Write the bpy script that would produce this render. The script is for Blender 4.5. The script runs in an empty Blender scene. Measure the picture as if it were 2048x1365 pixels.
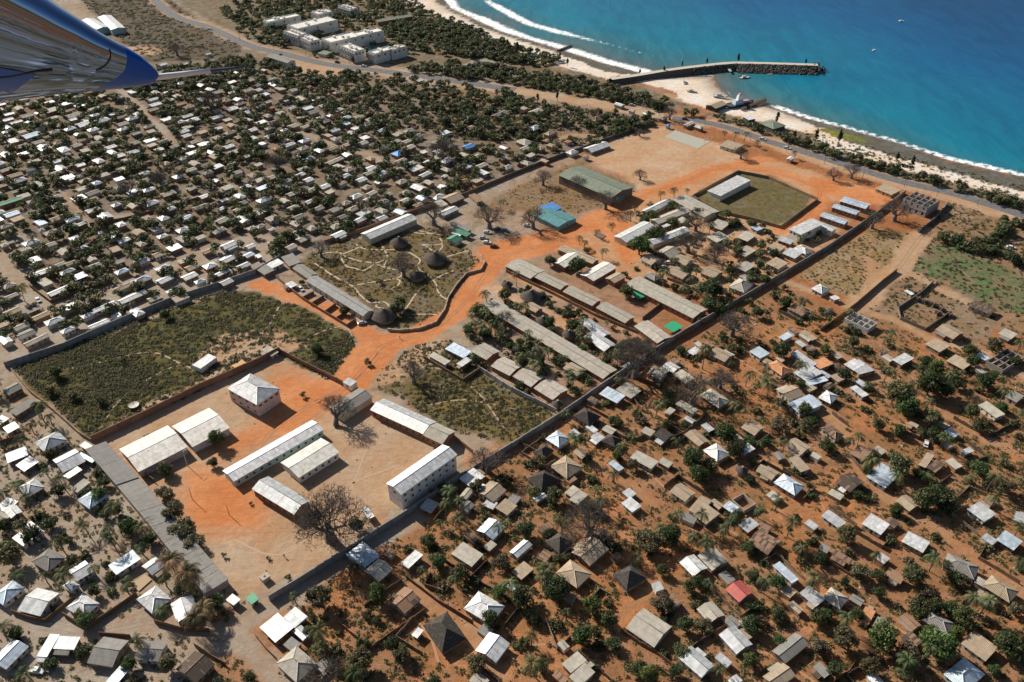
import bpy, math, random
import numpy as np
random.seed(7); RS = np.random.RandomState(7)
S = bpy.context.scene; COL = S.collection
R = math.radians
# ---------------------------------------------------------------- camera, sky, sun, exposure
FPX, PITCH, ROLL, HGT = 1700.0, R(36.0), R(-0.5), 225.0
FWD = np.array([0, math.cos(PITCH), -math.sin(PITCH)])
_r0 = np.array([1.0, 0, 0]); _u0 = np.cross(_r0, FWD)
RIGHT = math.cos(ROLL) * _r0 + math.sin(ROLL) * _u0
UP = -math.sin(ROLL) * _r0 + math.cos(ROLL) * _u0
from mathutils import Matrix, Vector
cam_d = bpy.data.cameras.new('camera'); cam = bpy.data.objects.new('camera', cam_d); COL.objects.link(cam)
cam_d.sensor_width = 36; cam_d.lens = 36 * FPX / 2048; cam_d.clip_start = 0.5; cam_d.clip_end = 8000
cam.matrix_world = Matrix(((RIGHT[0], UP[0], -FWD[0], 0), (RIGHT[1], UP[1], -FWD[1], 0), (RIGHT[2], UP[2], -FWD[2], HGT), (0, 0, 0, 1)))
S.camera = cam
SUN_EL, SUN_AZ = R(33), R(-43)      # SUN_AZ: heading the light travels towards
w = bpy.data.worlds.new('World'); S.world = w; w.use_nodes = True
nt = w.node_tree; bgn = nt.nodes['Background']; sky = nt.nodes.new('ShaderNodeTexSky')
sky.sky_type = 'NISHITA'; sky.sun_disc = False; sky.sun_elevation = SUN_EL; sky.sun_rotation = math.atan2(-math.cos(SUN_AZ), -math.sin(SUN_AZ))
nt.links.new(sky.outputs[0], bgn.inputs[0]); bgn.inputs[1].default_value = 0.055
sun_d = bpy.data.lights.new('sun', 'SUN'); sun = bpy.data.objects.new('sun', sun_d); COL.objects.link(sun)
sun_d.energy = 5.0; sun_d.angle = R(0.5); sun_d.color = (1.0, 0.93, 0.82)
sdir = Vector((math.cos(SUN_EL) * math.cos(SUN_AZ), math.cos(SUN_EL) * math.sin(SUN_AZ), -math.sin(SUN_EL)))
sun.rotation_euler = sdir.to_track_quat('-Z', 'Y').to_euler(); sun.location = (-200, 500, 300)
S.view_settings.view_transform = 'Standard'; S.view_settings.look = 'None'; S.view_settings.exposure = 0.38; S.view_settings.gamma = 1
S.cycles.max_bounces = 5; S.cycles.diffuse_bounces = 2; S.cycles.glossy_bounces = 2; S.cycles.transparent_max_bounces = 4

def P(x, y, z=0.0):
    """survey reading (x, y) -> world point on the level z"""
    d = FWD * FPX + RIGHT * (x - 1024) - UP * (y - 682.5)
    t = (z - HGT) / d[2]; return np.array([d[0] * t, d[1] * t, z])
def pix(p):
    v = np.asarray(p, float) - np.array([0, 0, HGT]); ww = v @ FWD
    return 1024 + FPX * (v @ RIGHT) / ww, 682.5 - FPX * (v @ UP) / ww
def scl(x, y):
    p = P(x, y); return FPX / ((p - np.array([0, 0, HGT])) @ FWD)
def line(s, z=0.0):
    a = [float(v) for v in s.replace(',', ' ').split()]
    return np.array([P(a[i], a[i + 1], z)[:2] for i in range(0, len(a), 2)])

# ---------------------------------------------------------------- mesh helpers
def make_mesh(name, V, F, mats, mi=None, uv=None, col=None, smooth=False):
    """V (n,3); F list of tuples or (m,k) array; uv per loop (l,2); col per face (m,4)"""
    me = bpy.data.meshes.new(name)
    V = np.asarray(V, np.float32)
    if isinstance(F, np.ndarray):
        tot = np.full(len(F), F.shape[1], np.int32); idx = F.ravel().astype(np.int32)
    else:
        tot = np.array([len(f) for f in F], np.int32); idx = np.array([i for f in F for i in f], np.int32)
    me.vertices.add(len(V)); me.vertices.foreach_set('co', V.ravel())
    me.loops.add(len(idx)); me.loops.foreach_set('vertex_index', idx)
    me.polygons.add(len(tot)); st = np.zeros(len(tot), np.int32); st[1:] = np.cumsum(tot)[:-1]
    me.polygons.foreach_set('loop_start', st); me.polygons.foreach_set('loop_total', tot)
    for m in mats: me.materials.append(m)
    if mi is not None: me.polygons.foreach_set('material_index', np.asarray(mi, np.int32))
    if smooth: me.polygons.foreach_set('use_smooth', np.ones(len(tot), bool))
    me.update(calc_edges=True)
    if uv is not None:
        l = me.uv_layers.new(name='uv'); l.data.foreach_set('uv', np.asarray(uv, np.float32).ravel())
    if col is not None:
        a = me.attributes.new('col', 'FLOAT_COLOR', 'CORNER')
        a.data.foreach_set('color', np.repeat(np.asarray(col, np.float32), tot, axis=0).ravel())
    return me
def link(name, me, parent=None):
    o = bpy.data.objects.new(name, me); COL.objects.link(o)
    if parent is not None: o.parent = parent
    return o
def tag(o, label=None, cat=None, group=None, kind=None):
    if label: o['label'] = label
    if cat: o['category'] = cat
    if group: o['group'] = group
    if kind: o['kind'] = kind
    return o
def empty(name, loc, rz=0.0):
    o = bpy.data.objects.new(name, None); COL.objects.link(o); o.location = loc; o.rotation_euler = (0, 0, rz)
    o.empty_display_size = 0.5; return o

class MB:
    def __init__(s): s.V = []; s.F = []; s.UV = []; s.C = []; s.M = []
    def face(s, pts, col=(1, 1, 1, 0), uv=None, m=0):
        n = len(s.V); s.V += [tuple(p) for p in pts]; s.F.append(tuple(range(n, n + len(pts))))
        s.UV += uv if uv is not None else [(p[0] + p[1] * .37, p[2]) for p in pts]
        s.C.append(col); s.M.append(m)
    def box(s, c, d, col=(1, 1, 1, 0), rz=0.0, m=0, top=1.0):
        cx, cy, cz = c; a, b, h = d[0] / 2, d[1] / 2, d[2] / 2; ca, sa = math.cos(rz), math.sin(rz)
        def q(x, y, z):
            k = top if z > 0 else 1.0; x *= k; y *= k
            return (cx + x * ca - y * sa, cy + x * sa + y * ca, cz + z)
        p = [q(-a, -b, -h), q(a, -b, -h), q(a, b, -h), q(-a, b, -h), q(-a, -b, h), q(a, -b, h), q(a, b, h), q(-a, b, h)]
        for f in ((0, 1, 5, 4), (1, 2, 6, 5), (2, 3, 7, 6), (3, 0, 4, 7), (4, 5, 6, 7), (3, 2, 1, 0)): s.face([p[i] for i in f], col, m=m)
    def slab(s, pts, t, col, uv, m=0):
        """roof sheet: top polygon, underside t lower, rim"""
        s.face(pts, col, uv, m); lo = [(p[0], p[1], p[2] - t) for p in pts]
        s.face(lo[::-1], col, uv[::-1], m); n = len(pts)
        for i in range(n):
            j = (i + 1) % n
            if pts[i] != pts[j]: s.face([lo[i], lo[j], pts[j], pts[i]], col, [uv[i], uv[j], uv[j], uv[i]], m)
    def tube(s, pts, rad, n=5, col=(1, 1, 1, 0), m=0, cap=True):
        pts = [np.asarray(p, float) for p in pts]; rings = []
        for i, p in enumerate(pts):
            d = pts[min(i + 1, len(pts) - 1)] - pts[max(i - 1, 0)]; d = d / (np.linalg.norm(d) + 1e-9)
            a = np.cross(d, (0, 0, 1.0)) if abs(d[2]) < .9 else np.cross(d, (1.0, 0, 0)); a /= np.linalg.norm(a); b = np.cross(d, a)
            base = len(s.V); r = rad[i] if hasattr(rad, '__len__') else rad
            for k in range(n):
                t = 2 * math.pi * k / n; s.V.append(tuple(p + r * (math.cos(t) * a + math.sin(t) * b)))
            rings.append(base)
        for i in range(len(rings) - 1):
            for k in range(n):
                q = (rings[i] + k, rings[i] + (k + 1) % n, rings[i + 1] + (k + 1) % n, rings[i + 1] + k)
                s.F.append(q); s.UV += [(k / n, i), (k / n + 1 / n, i), (k / n + 1 / n, i + 1), (k / n, i + 1)]; s.C.append(col); s.M.append(m)
        if cap:
            s.F.append(tuple(rings[-1] + k for k in range(n))); s.UV += [(0, 0)] * n; s.C.append(col); s.M.append(m)
    def mesh(s, name, mats, smooth=False):
        return make_mesh(name, s.V, s.F, mats, s.M, s.UV, s.C, smooth)
    def build(s, name, mats, parent=None, smooth=False):
        return link(name, s.mesh(name, mats, smooth), parent)

# ---------------------------------------------------------------- materials
class NT:
    def __init__(s, name, rough=0.9, metal=0.0, spec=0.3):
        s.m = bpy.data.materials.new(name); s.m.use_nodes = True; s.t = s.m.node_tree; s.b = s.t.nodes['Principled BSDF']
        s.b.inputs['Roughness'].default_value = rough; s.b.inputs['Metallic'].default_value = metal; s.b.inputs['Specular IOR Level'].default_value = spec
    def n(s, ty, **k):
        x = s.t.nodes.new('ShaderNode' + ty)
        for a, v in k.items():
            if a.startswith('i_'):
                key = a[2:]; x.inputs[int(key) if key.isdigit() else key].default_value = v
            else: setattr(x, a, v)
        return x
    def l(s, a, b): s.t.links.new(a, b); return b
    def math(s, op, a, b=0.5, clamp=False):
        x = s.n('Math', operation=op, use_clamp=clamp)
        for i, v in enumerate((a, b)):
            if hasattr(v, 'links') or hasattr(v, 'is_linked'): s.l(v, x.inputs[i])
            else: x.inputs[i].default_value = v
        return x.outputs[0]
    def mix(s, f, a, b, mode='MIX'):
        x = s.n('Mix', data_type='RGBA', blend_type=mode)
        for i, v in ((0, f), (6, a), (7, b)):
            if hasattr(v, 'is_linked'): s.l(v, x.inputs[i])
            elif i == 0: x.inputs[0].default_value = v
            else: x.inputs[i].default_value = (*v[:3], 1)
        return x.outputs[2]
    def noise(s, scale, detail=3, vec=None, rough=0.55, dist=0.0):
        x = s.n('TexNoise', i_Scale=scale, i_Detail=detail, i_Roughness=rough, i_Distortion=dist)
        if vec is not None: s.l(vec, x.inputs['Vector'])
        return x.outputs['Fac']
    def ramp(s, f, lo, hi):
        x = s.n('MapRange', clamp=True); s.l(f, x.inputs[0]); x.inputs[1].default_value = lo; x.inputs[2].default_value = hi; return x.outputs[0]
    def attr(s, name): return s.n('Attribute', attribute_name=name)
    def pos(s): return s.n('NewGeometry').outputs['Position']
    def bump(s, h, strength, dist=0.1):
        x = s.n('Bump', i_Strength=strength, i_Distance=dist); s.l(h, x.inputs['Height']); s.l(x.outputs[0], s.b.inputs['Normal'])
    def out(s, c): s.l(c, s.b.inputs['Base Color']); return s.m
    def vscale(s, v, k):
        x = s.n('Mapping'); x.inputs['Scale'].default_value = k; s.l(v, x.inputs['Vector']); return x.outputs[0]

def roof_mat(name, rough, metal, sheet, var, rustc, bump):
    t = NT(name, rough, metal, 0.4); a = t.attr('col'); uv = t.n('UVMap').outputs[0]
    sp = t.n('SeparateXYZ'); t.l(uv, sp.inputs[0])
    oi = t.n('ObjectInfo')
    cu = t.math('FLOOR', t.math('DIVIDE', sp.outputs[0], sheet)); cv = t.math('FLOOR', t.math('DIVIDE', sp.outputs[1], 2.3))
    cb = t.n('CombineXYZ'); t.l(cu, cb.inputs[0]); t.l(cv, cb.inputs[1]); t.l(t.math('MULTIPLY', oi.outputs['Random'], 99.0), cb.inputs[2])
    wn = t.n('TexWhiteNoise', noise_dimensions='3D'); t.l(cb.outputs[0], wn.inputs['Vector'])
    val = t.math('MULTIPLY_ADD', wn.outputs['Value'], var); val.node.inputs[2].default_value = 1 - var / 2
    x = t.n('VectorMath', operation='SCALE'); t.l(a.outputs['Color'], x.inputs[0]); t.l(val, x.inputs['Scale'])
    c = x.outputs[0]
    pos = t.pos()
    # dirt and weathering, then rust running down the slope
    d = t.ramp(t.noise(0.55, 5, pos, .65), 0.38, 0.68); c = t.mix(t.math('MULTIPLY', d, 0.40), c, (0.20, 0.16, 0.13))
    st = t.noise(1.0, 3, t.vscale(uv, (2.2, 0.22, 1)), 0.6)
    sh = t.math('MULTIPLY', t.math('ADD', st, t.math('MULTIPLY', wn.outputs['Value'], 0.35)), 0.8)
    lo = t.math('SUBTRACT', 0.95, t.math('MULTIPLY', a.outputs['Alpha'], 0.62))
    ru = t.math('MULTIPLY', t.math('SUBTRACT', sh, lo), 9.0, True)
    c = t.mix(t.math('MULTIPLY', ru, 0.85), c, rustc)
    # thin dark lines where sheets lap
    fr = t.math('FRACT', t.math('DIVIDE', sp.outputs[1], 2.3)); lp = t.math('LESS_THAN', fr, 0.05)
    c = t.mix(t.math('MULTIPLY', lp, 0.35), c, (0.05, 0.045, 0.04))
    wv = t.math('SINE', t.math('MULTIPLY', sp.outputs[0], 2 * math.pi / 0.42))
    t.bump(wv, bump, 0.05)
    if metal: t.l(t.math('SUBTRACT', metal, t.math('MULTIPLY', ru, metal)), t.b.inputs['Metallic'])
    return t.out(c)
M = {}
M['metal'] = roof_mat('metal_sheet', 0.52, 0.15, 0.85, 0.34, (0.22, 0.09, 0.04), 0.5)
M['cement'] = roof_mat('fibre_cement', 0.92, 0.0, 0.95, 0.20, (0.045, 0.04, 0.035), 0.5)
def thatch():
    t = NT('thatch', 1.0, 0, 0.1); a = t.attr('col'); uv = t.n('UVMap').outputs[0]
    n1 = t.noise(1.0, 4, t.vscale(uv, (6, 1.2, 1)), 0.7); n2 = t.noise(0.9, 3, t.pos())
    c = t.mix(t.ramp(n1, 0.35, 0.7), t.mix(1.0, a.outputs['Color'], (0.45, 0.42, 0.4), 'MULTIPLY'), t.mix(1.0, a.outputs['Color'], (1.5, 1.45, 1.4), 'MULTIPLY'))
    c = t.mix(t.ramp(n2, 0.55, 0.75), c, (0.15, 0.13, 0.115)); t.bump(n1, 0.9, 0.25); return t.out(c)
M['thatch'] = thatch()
def wallm():
    t = NT('plaster', 0.95, 0, 0.15); a = t.attr('col'); n = t.noise(0.9, 5, t.pos())
    c = t.mix(t.math('MULTIPLY', t.ramp(n, 0.45, 0.75), 0.5), a.outputs['Color'], (0.20, 0.13, 0.08)); t.bump(n, 0.3, 0.1); return t.out(c)
M['wall'] = wallm()
def plain(name, rough=0.7, metal=0.0, nz=0.25, spec=0.4):
    t = NT(name, rough, metal, spec); a = t.attr('col'); n = t.noise(1.5, 3, t.pos())
    c = t.mix(t.math('MULTIPLY', n, nz), a.outputs['Color'], (0.10, 0.085, 0.07)); return t.out(c)
M['plain'] = plain('painted'); M['dark'] = plain('dark_opening', 0.8); M['rock'] = plain('rock', 0.95, 0, 0.5, 0.1)
M['paint'] = plain('car_paint', 0.25, 0.0, 0.05, 0.5); M['glass'] = plain('tinted_glass', 0.08, 0, 0.0, 0.6)
def leafm():
    t = NT('leaves', 0.55, 0, 0.35); a = t.attr('col'); oi = t.n('ObjectInfo')
    hs = t.n('HueSaturation'); hs.inputs['Saturation'].default_value = .95; t.l(a.outputs['Color'], hs.inputs['Color'])
    t.l(t.math('MULTIPLY_ADD', oi.outputs['Random'], 0.07), hs.inputs['Hue']); hs.inputs['Hue'].links[0].from_node.inputs[2].default_value = 0.462
    wn = t.n('TexWhiteNoise', noise_dimensions='1D'); t.l(t.math('MULTIPLY', oi.outputs['Random'], 57.0), wn.inputs['W'])
    t.l(t.math('MULTIPLY_ADD', wn.outputs['Value'], 0.8), hs.inputs['Value']); hs.inputs['Value'].links[0].from_node.inputs[2].default_value = 0.85
    t.out(hs.outputs[0]); tr = t.n('BsdfTranslucent'); t.l(hs.outputs[0], tr.inputs['Color']); mx = t.n('MixShader'); mx.inputs[0].default_value = 0.38
    t.l(t.b.outputs[0], mx.inputs[1]); t.l(tr.outputs[0], mx.inputs[2]); t.l(mx.outputs[0], t.t.nodes['Material Output'].inputs['Surface']); return t.m
M['leaf'] = leafm()
def barkm():
    t = NT('bark', 0.9, 0, 0.2); a = t.attr('col'); n = t.noise(1.2, 4, t.pos()); return t.out(t.mix(t.ramp(n, 0.4, 0.7), a.outputs['Color'], (0.10, 0.085, 0.075)))
M['bark'] = barkm()
def soilm():
    t = NT('soil', 1.0, 0, 0.1); a = t.attr('col'); g = t.attr('grass'); p = t.pos()
    c = a.outputs['Color']
    n0 = t.noise(0.045, 5, p, 0.6); n1 = t.noise(0.35, 6, p, 0.62, 0.4); n2 = t.noise(2.2, 4, p, 0.6); n3 = t.noise(0.13, 4, p, 0.6, 1.0); rr = t.n('Mapping'); rr.inputs['Rotation'].default_value = (0, 0, R(-42)); rr.inputs['Scale'].default_value = (.12, 1.3, 1); t.l(p, rr.inputs['Vector']); n4 = t.noise(0.55, 4, rr.outputs[0], 0.6, 1.2)
    c = t.mix(t.math('MULTIPLY', t.ramp(n0, 0.4, 0.66), 0.62), c, t.mix(1.0, c, (1.15, 1.5, 1.9), 'MULTIPLY'))
    c = t.mix(t.math('MULTIPLY', t.ramp(n1, 0.35, 0.72), 0.42), c, t.mix(1.0, c, (0.52, 0.50, 0.50), 'MULTIPLY'))
    c = t.mix(t.math('MULTIPLY', t.ramp(n2, 0.54, 0.74), 0.45), c, t.mix(1.0, c, (0.42, 0.42, 0.45), 'MULTIPLY'))
    c = t.mix(t.math('MULTIPLY', t.ramp(n4, 0.52, 0.66), 0.30), c, t.mix(1.0, c, (0.62, 0.60, 0.60), 'MULTIPLY'))
    gc = t.mix(t.ramp(n1, 0.3, 0.7), g.outputs['Color'], t.mix(1.0, g.outputs['Color'], (0.42, 0.52, 0.42), 'MULTIPLY'))
    gc = t.mix(t.ramp(n3, .42, .62), gc, t.mix(1.0, gc, (1.75, 1.35, 1.2), 'MULTIPLY'))
    s = t.math('ADD', t.math('MULTIPLY', n2, 0.45), t.math('MULTIPLY', n3, 0.55))
    f = t.math('MULTIPLY', t.math('ADD', t.math('SUBTRACT', s, 0.93), g.outputs['Alpha']), 5.0, True)
    c = t.mix(f, c, gc)
    t.bump(t.math('ADD', n1, t.math('MULTIPLY', n2, 0.5)), 0.6, 0.5); return t.out(c)
M['soil'] = soilm()
def asphalt():
    t = NT('asphalt', 0.9, 0, 0.2); p = t.pos(); n = t.noise(0.4, 5, p); c = t.mix(t.ramp(n, 0.35, 0.7), (0.115, 0.115, 0.125), (0.20, 0.19, 0.185)); return t.out(c)
M['asphalt'] = asphalt()
def seam():
    t = NT('sea_water', 0.30, 0, 0.16); a = t.attr('col'); f = t.attr('foam'); p = t.pos()
    r = t.n('Mapping'); r.inputs['Rotation'].default_value = (0, 0, R(52)); r.inputs['Scale'].default_value = (1, 0.28, 1); t.l(p, r.inputs['Vector'])
    n1 = t.noise(0.10, 6, r.outputs[0], 0.6, 0.6); n2 = t.noise(0.012, 4, r.outputs[0], 0.55); n3 = t.noise(0.22, 6, p, 0.72, 1.5)
    c = t.mix(t.ramp(n2, 0.35, 0.7), a.outputs['Color'], t.mix(1.0, a.outputs['Color'], (0.6, 0.72, 0.8), 'MULTIPLY'))
    wc = t.math('GREATER_THAN', t.noise(0.16, 6, r.outputs[0], 0.7, 1.0), 0.735); c = t.mix(t.math('MULTIPLY', wc, .35), c, (.5, .6, .62))
    c = t.mix(t.math('MULTIPLY', t.ramp(n1, 0.40, 0.70), 0.55), c, t.mix(1.0, a.outputs['Color'], (2.2, 1.35, 1.25), 'MULTIPLY'))
    fo = t.math('MULTIPLY', t.math('SUBTRACT', t.math('ADD', f.outputs['Fac'], t.math('MULTIPLY', n3, 1.7)), 1.12), 2.4, True)
    c = t.mix(fo, c, (0.86, 0.88, 0.88))
    t.l(t.math('MULTIPLY_ADD', fo, 0.6), t.b.inputs['Roughness']); t.b.inputs['Roughness'].links[0].from_node.inputs[2].default_value = 0.3
    t.bump(t.math('ADD', n1, t.math('MULTIPLY', n3, 0.3)), 0.5, 1.2); return t.out(c)
M['sea'] = seam()

# ---------------------------------------------------------------- ground painting: soil kinds by area
def inpoly(px, py, poly):
    ins = np.zeros(px.shape, bool); n = len(poly)
    mn, mx = poly.min(0), poly.max(0)
    sel = (px >= mn[0]) & (px <= mx[0]) & (py >= mn[1]) & (py <= mx[1])
    x, y = px[sel], py[sel]; r = np.zeros(x.shape, bool)
    for i in range(n):
        x1, y1 = poly[i]; x2, y2 = poly[(i + 1) % n]
        if y1 == y2: continue
        c = ((y1 > y) != (y2 > y)) & (x < (x2 - x1) * (y - y1) / (y2 - y1) + x1); r ^= c
    ins[sel] = r; return ins
def segdist(px, py, pl):
    d = np.full(px.shape, 1e9)
    for (x1, y1), (x2, y2) in zip(pl[:-1], pl[1:]):
        dx, dy = x2 - x1, y2 - y1; L = dx * dx + dy * dy
        t = np.clip(((px - x1) * dx + (py - y1) * dy) / L, 0, 1)
        d = np.minimum(d, np.hypot(px - x1 - t * dx, py - y1 - t * dy))
    return d
_k = [(RS.uniform(0, 6.28), RS.uniform(0, 6.28), RS.uniform(0.03, 0.35)) for _ in range(14)]
def wob(x, y, s=0):
    r = 0
    for i, (ph, th, k) in enumerate(_k): r = r + np.sin(k * (x * math.cos(th + s) + y * math.sin(th + s)) + ph + s * 3) / (1 + 6 * k)
    return r / 3.2
def vnoise(x, y, sc, seed=0):
    x = x / sc + seed * 17.3; y = y / sc + seed * 9.1; xi = np.floor(x); yi = np.floor(y); fx = x - xi; fy = y - yi
    def h(a, b): v = np.sin(a * 127.1 + b * 311.7 + seed) * 43758.5453; return v - np.floor(v)
    fx = fx * fx * (3 - 2 * fx); fy = fy * fy * (3 - 2 * fy)
    return (h(xi, yi) * (1 - fx) + h(xi + 1, yi) * fx) * (1 - fy) + (h(xi, yi + 1) * (1 - fx) + h(xi + 1, yi + 1) * fx) * fy
ORG = (0.56, 0.205, 0.075); TAN = (0.44, 0.27, 0.155); SAND = (0.74, 0.58, 0.44); RED = (0.36, 0.135, 0.055); BRN = (0.27, 0.165, 0.095); GREYT = (0.36, 0.26, 0.18)
OLV = (0.115, 0.095, 0.038); DKG = (0.06, 0.065, 0.028); YEL = (0.17, 0.135, 0.05); DRY = (0.17, 0.12, 0.055)
# name, soil, grass colour, grass amount, outline
ZONES = [
 ('ground', (0.25,0.17,0.115), DKG, .46, '-400 60 560 60 760 160 1300 235 1290 262 1030 350 840 430 740 460 520 545 380 590 130 690 0 738 -400 900'),
 ('ground', GREYT, OLV, .40, '-500 740 190 890 540 1200 620 1420 -600 1900'),
 ('scrub_field', (.19, .14, .08), (.10, .095, .038), .66, '28 738 135 697 350 607 450 582 512 588 600 615 700 668 716 700 706 735 665 765 560 708 186 882'),
 ('scrub_field', TAN, OLV, .30, '440 668 560 660 620 700 560 712 420 770 380 740'),
 ('scrub_field', TAN, OLV, .28, '185 884 300 840 420 790 540 730 558 712 560 704 545 700 180 868'),
 ('scrub_field', (.21, .14, .085), (.12, .10, .04), .55, '592 528 680 482 740 475 870 455 930 490 966 530 946 570 905 625 858 662 790 668 765 640 700 590'),
 ('scrub_field', (.24, .165, .095), (.125, .105, .045), .60, '830 690 900 680 960 748 1112 825 1022 888 912 868 840 822 748 776 762 738'),
 ('ground', TAN, DRY, .30, '748 776 762 738 840 688 900 676 880 720 800 770'),
 ('ground', GREYT, OLV, .22, '-100 470 60 470 95 600 260 545 380 500 520 470 640 480 520 560 140 700 0 740 -100 760'),
 ('school_yard', TAN, DRY, .22, '183 892 545 716 575 724 695 783 748 792 905 886 948 905 540 1200 465 1218 320 1080'),
 ('school_yard', ORG, DRY, .0, '470 905 400 925 395 905 480 870 555 830 545 770 565 738 640 760 705 788 735 765 700 800 640 850 560 875 500 905 420 945'),
 ('school_yard', ORG, DRY, .0, '352 960 400 940 470 955 530 1000 545 1050 500 1075 420 1075 370 1040'),
 ('sports_field', (0.50, 0.29, 0.16), DRY, .12, '1172 322 1215 290 1320 252 1440 290 1490 312 1500 330 1420 338 1350 370 1290 388 1250 352'),
 ('ground', (0.46, 0.25, 0.13), DRY, .30, '1290 388 1230 400 1200 440 1120 455 1130 500 1190 505 1250 560 1330 570 1440 600 1560 560 1660 490 1700 440 1560 455 1440 425 1385 395 1476 345 1560 335'),
 ('scrub_field', BRN, DRY, .5, '960 420 1010 385 1090 350 1160 322 1200 345 1280 372 1268 392 1215 425 1130 430 1040 425'),
 ('grass_plot', (.24, .17, .10), (.115, .105, .045), .60, '1384 396 1474 347 1540 358 1635 402 1560 456 1440 426'),
 ('ground', (.50, .25, .12), YEL, .34, '1430 345 1480 325 1560 325 1700 365 1775 392 1760 412 1700 405 1640 400 1545 352 1474 343 1384 393 1290 420 1200 425 1290 388'),
 ('scrub_field', (0.36, 0.22, 0.12), YEL, .52, '1595 560 1660 505 1745 462 1842 468 1775 560 1705 600 1640 572'),
 ('scrub_field', (0.33, 0.19, 0.11), OLV, .50, '1842 468 1900 405 2300 500 2300 680 2048 680 1930 628 1790 545 1800 520'),
 ('vegetable_plot', (0.30, 0.17, 0.10), (0.07, 0.135, 0.06), .56, '1842 482 1900 486 1970 512 2060 565 2150 650 2000 620 1880 570 1820 540'),
 ('ground', BRN, OLV, .45, '1775 565 1800 545 1990 640 1960 700 1880 670 1690 640'),
 ('ground', (.355, .16, .078), (.175, .115, .055), .50, '1690 640 1560 560 1440 640 1240 760 1180 800 1110 840 1024 895 540 1205 420 1240 400 1600 2600 1800 2500 800 2048 690 1900 680'),
 ('ground', (.25, .175, .115), (.08, .08, .035), .50, '560 -60 800 -60 860 20 1000 90 1120 140 1240 158 1330 190 1430 235 1540 285 1700 335 2060 440 2300 480 2300 380 2048 400 1900 355 1740 300 1560 250 1430 228 1350 215 1300 222 1000 165 560 95 430 50 290 -40'),
 ('ground', (0.14, 0.10, 0.075), (.08,.075,.035), .50, '100 -60 290 -40 420 55 490 90 470 118 300 125 230 70'),
 ('ground', TAN, OLV, .0, '240 95 300 92 330 104 300 112 255 106'),
 ('ground', TAN, OLV, .05, '575 118 640 125 705 140 690 152 630 158 590 148'),
 ('ground', BRN, DRY, .5, '880 175 1020 185 1040 205 960 215 880 195'),
]
ROADS = [   # name, soil, width m, centre line
 ('dirt_road', ORG, 13, '570 840 640 800 700 765 745 720 765 688 800 680 850 668 905 632 940 590 968 545 1000 518 1060 498'),
 ('dirt_road', ORG, 22, '1000 505 1060 490 1130 476 1185 470 1205 440'),
 ('dirt_road', ORG, 30, '1150 470 1215 465 1230 500'),
 ('dirt_road', ORG, 9, '765 700 735 672 690 640 640 612 590 597 545 578 515 568'),
 ('dirt_road', ORG, 18, '745 700 720 735 700 765'),
 ('dirt_road', (0.5, .25, .12), 11, '1185 475 1215 510 1250 550 1300 585'),
 ('dirt_road', ORG, 10, '1200 440 1250 408 1310 382 1370 362 1440 338 1530 318'),
 ('dirt_road', ORG, 8, '1480 330 1560 345 1620 368 1640 385 1655 402 1610 435 1560 458'),
 ('dirt_road', ORG, 20, '1650 370 1700 385 1760 398'),
 ('dirt_road', (0.5, .25, .12), 8, '1035 548 1080 570 1150 600 1240 640 1310 670'),
 ('dirt_road', (0.5, .28, .15), 7, '985 575 1010 590 1070 620 1130 650'),
 ('dirt_road', (0.5, .29, .17), 7, '975 720 1024 748 1090 785 1120 802'),
 ('dirt_road', (0.46, .27, .15), 11, '1850 462 1828 490 1800 530 1762 566 1735 595 1712 610'),
 ('dirt_road', (0.42, .24, .13), 4, '1795 535 1840 560 1900 590 1945 605'),
 ('dirt_road', (0.42, .24, .13), 5, '1712 610 1720 622 1790 640 1870 680 1960 700 2060 760'),
 ('dirt_road', (0.42, .24, .13), 4, '1735 580 1745 555 1738 520'),
 ('dirt_road', (0.40, .24, .13), 4, '1560 560 1600 575 1690 612'),
 ('dirt_road', (0.38, .19, .09), 4, '1640 690 1735 740 1850 800 1920 845 2048 920'),
 ('dirt_road', (0.38, .19, .09), 4, '1560 770 1650 830 1710 890 1720 940 1780 1000 1900 1080 2060 1200'),
 ('dirt_road', (0.38, .19, .09), 4, '1300 1000 1240 960 1180 920 1130 880'),
 ('dirt_road', (0.38, .19, .09), 5, '820 1170 900 1230 960 1290 1010 1345'),
 ('dirt_road', (0.38, .19, .09), 4, '1290 1180 1240 1240 1250 1300'),
 ('dirt_road', GREYT, 7, '-60 1215 20 1232 90 1245 180 1265 260 1250 330 1240 400 1262 470 1280 540 1330 600 1420'),
 ('dirt_road', GREYT, 8, '420 1300 520 1220 640 1150 760 1075 830 1035'),
 ('dirt_road', GREYT, 4.5, '0 515 25 535 50 575 75 605 95 622 160 598 260 560 370 520 480 480 520 465'),
 ('dirt_road', GREYT, 3.5, '120 378 150 415 180 448 260 432 360 405 500 365'),
 ('dirt_road', GREYT, 4, '238 178 270 205 300 235 330 265 345 285'),
 ('dirt_road', GREYT, 5, '600 265 650 285 700 300 770 320'),
 ('dirt_road', TAN, 4, '1290 290 1250 285 1150 270 1090 280'),
 ('dirt_road', TAN, 13, '285 -20 345 30 420 55 500 92 560 105 650 128 760 142 860 156 1000 178 1100 192 1200 208 1300 228 1340 236'),
 ('dirt_road', (0.46, .27, .15), 15, '1340 236 1440 250 1540 285 1650 325 1760 355 1900 392 2048 438 2200 480'),
 ('dirt_road', TAN, 5, '1330 190 1400 212 1470 232 1520 240 1580 262'),
]
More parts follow.
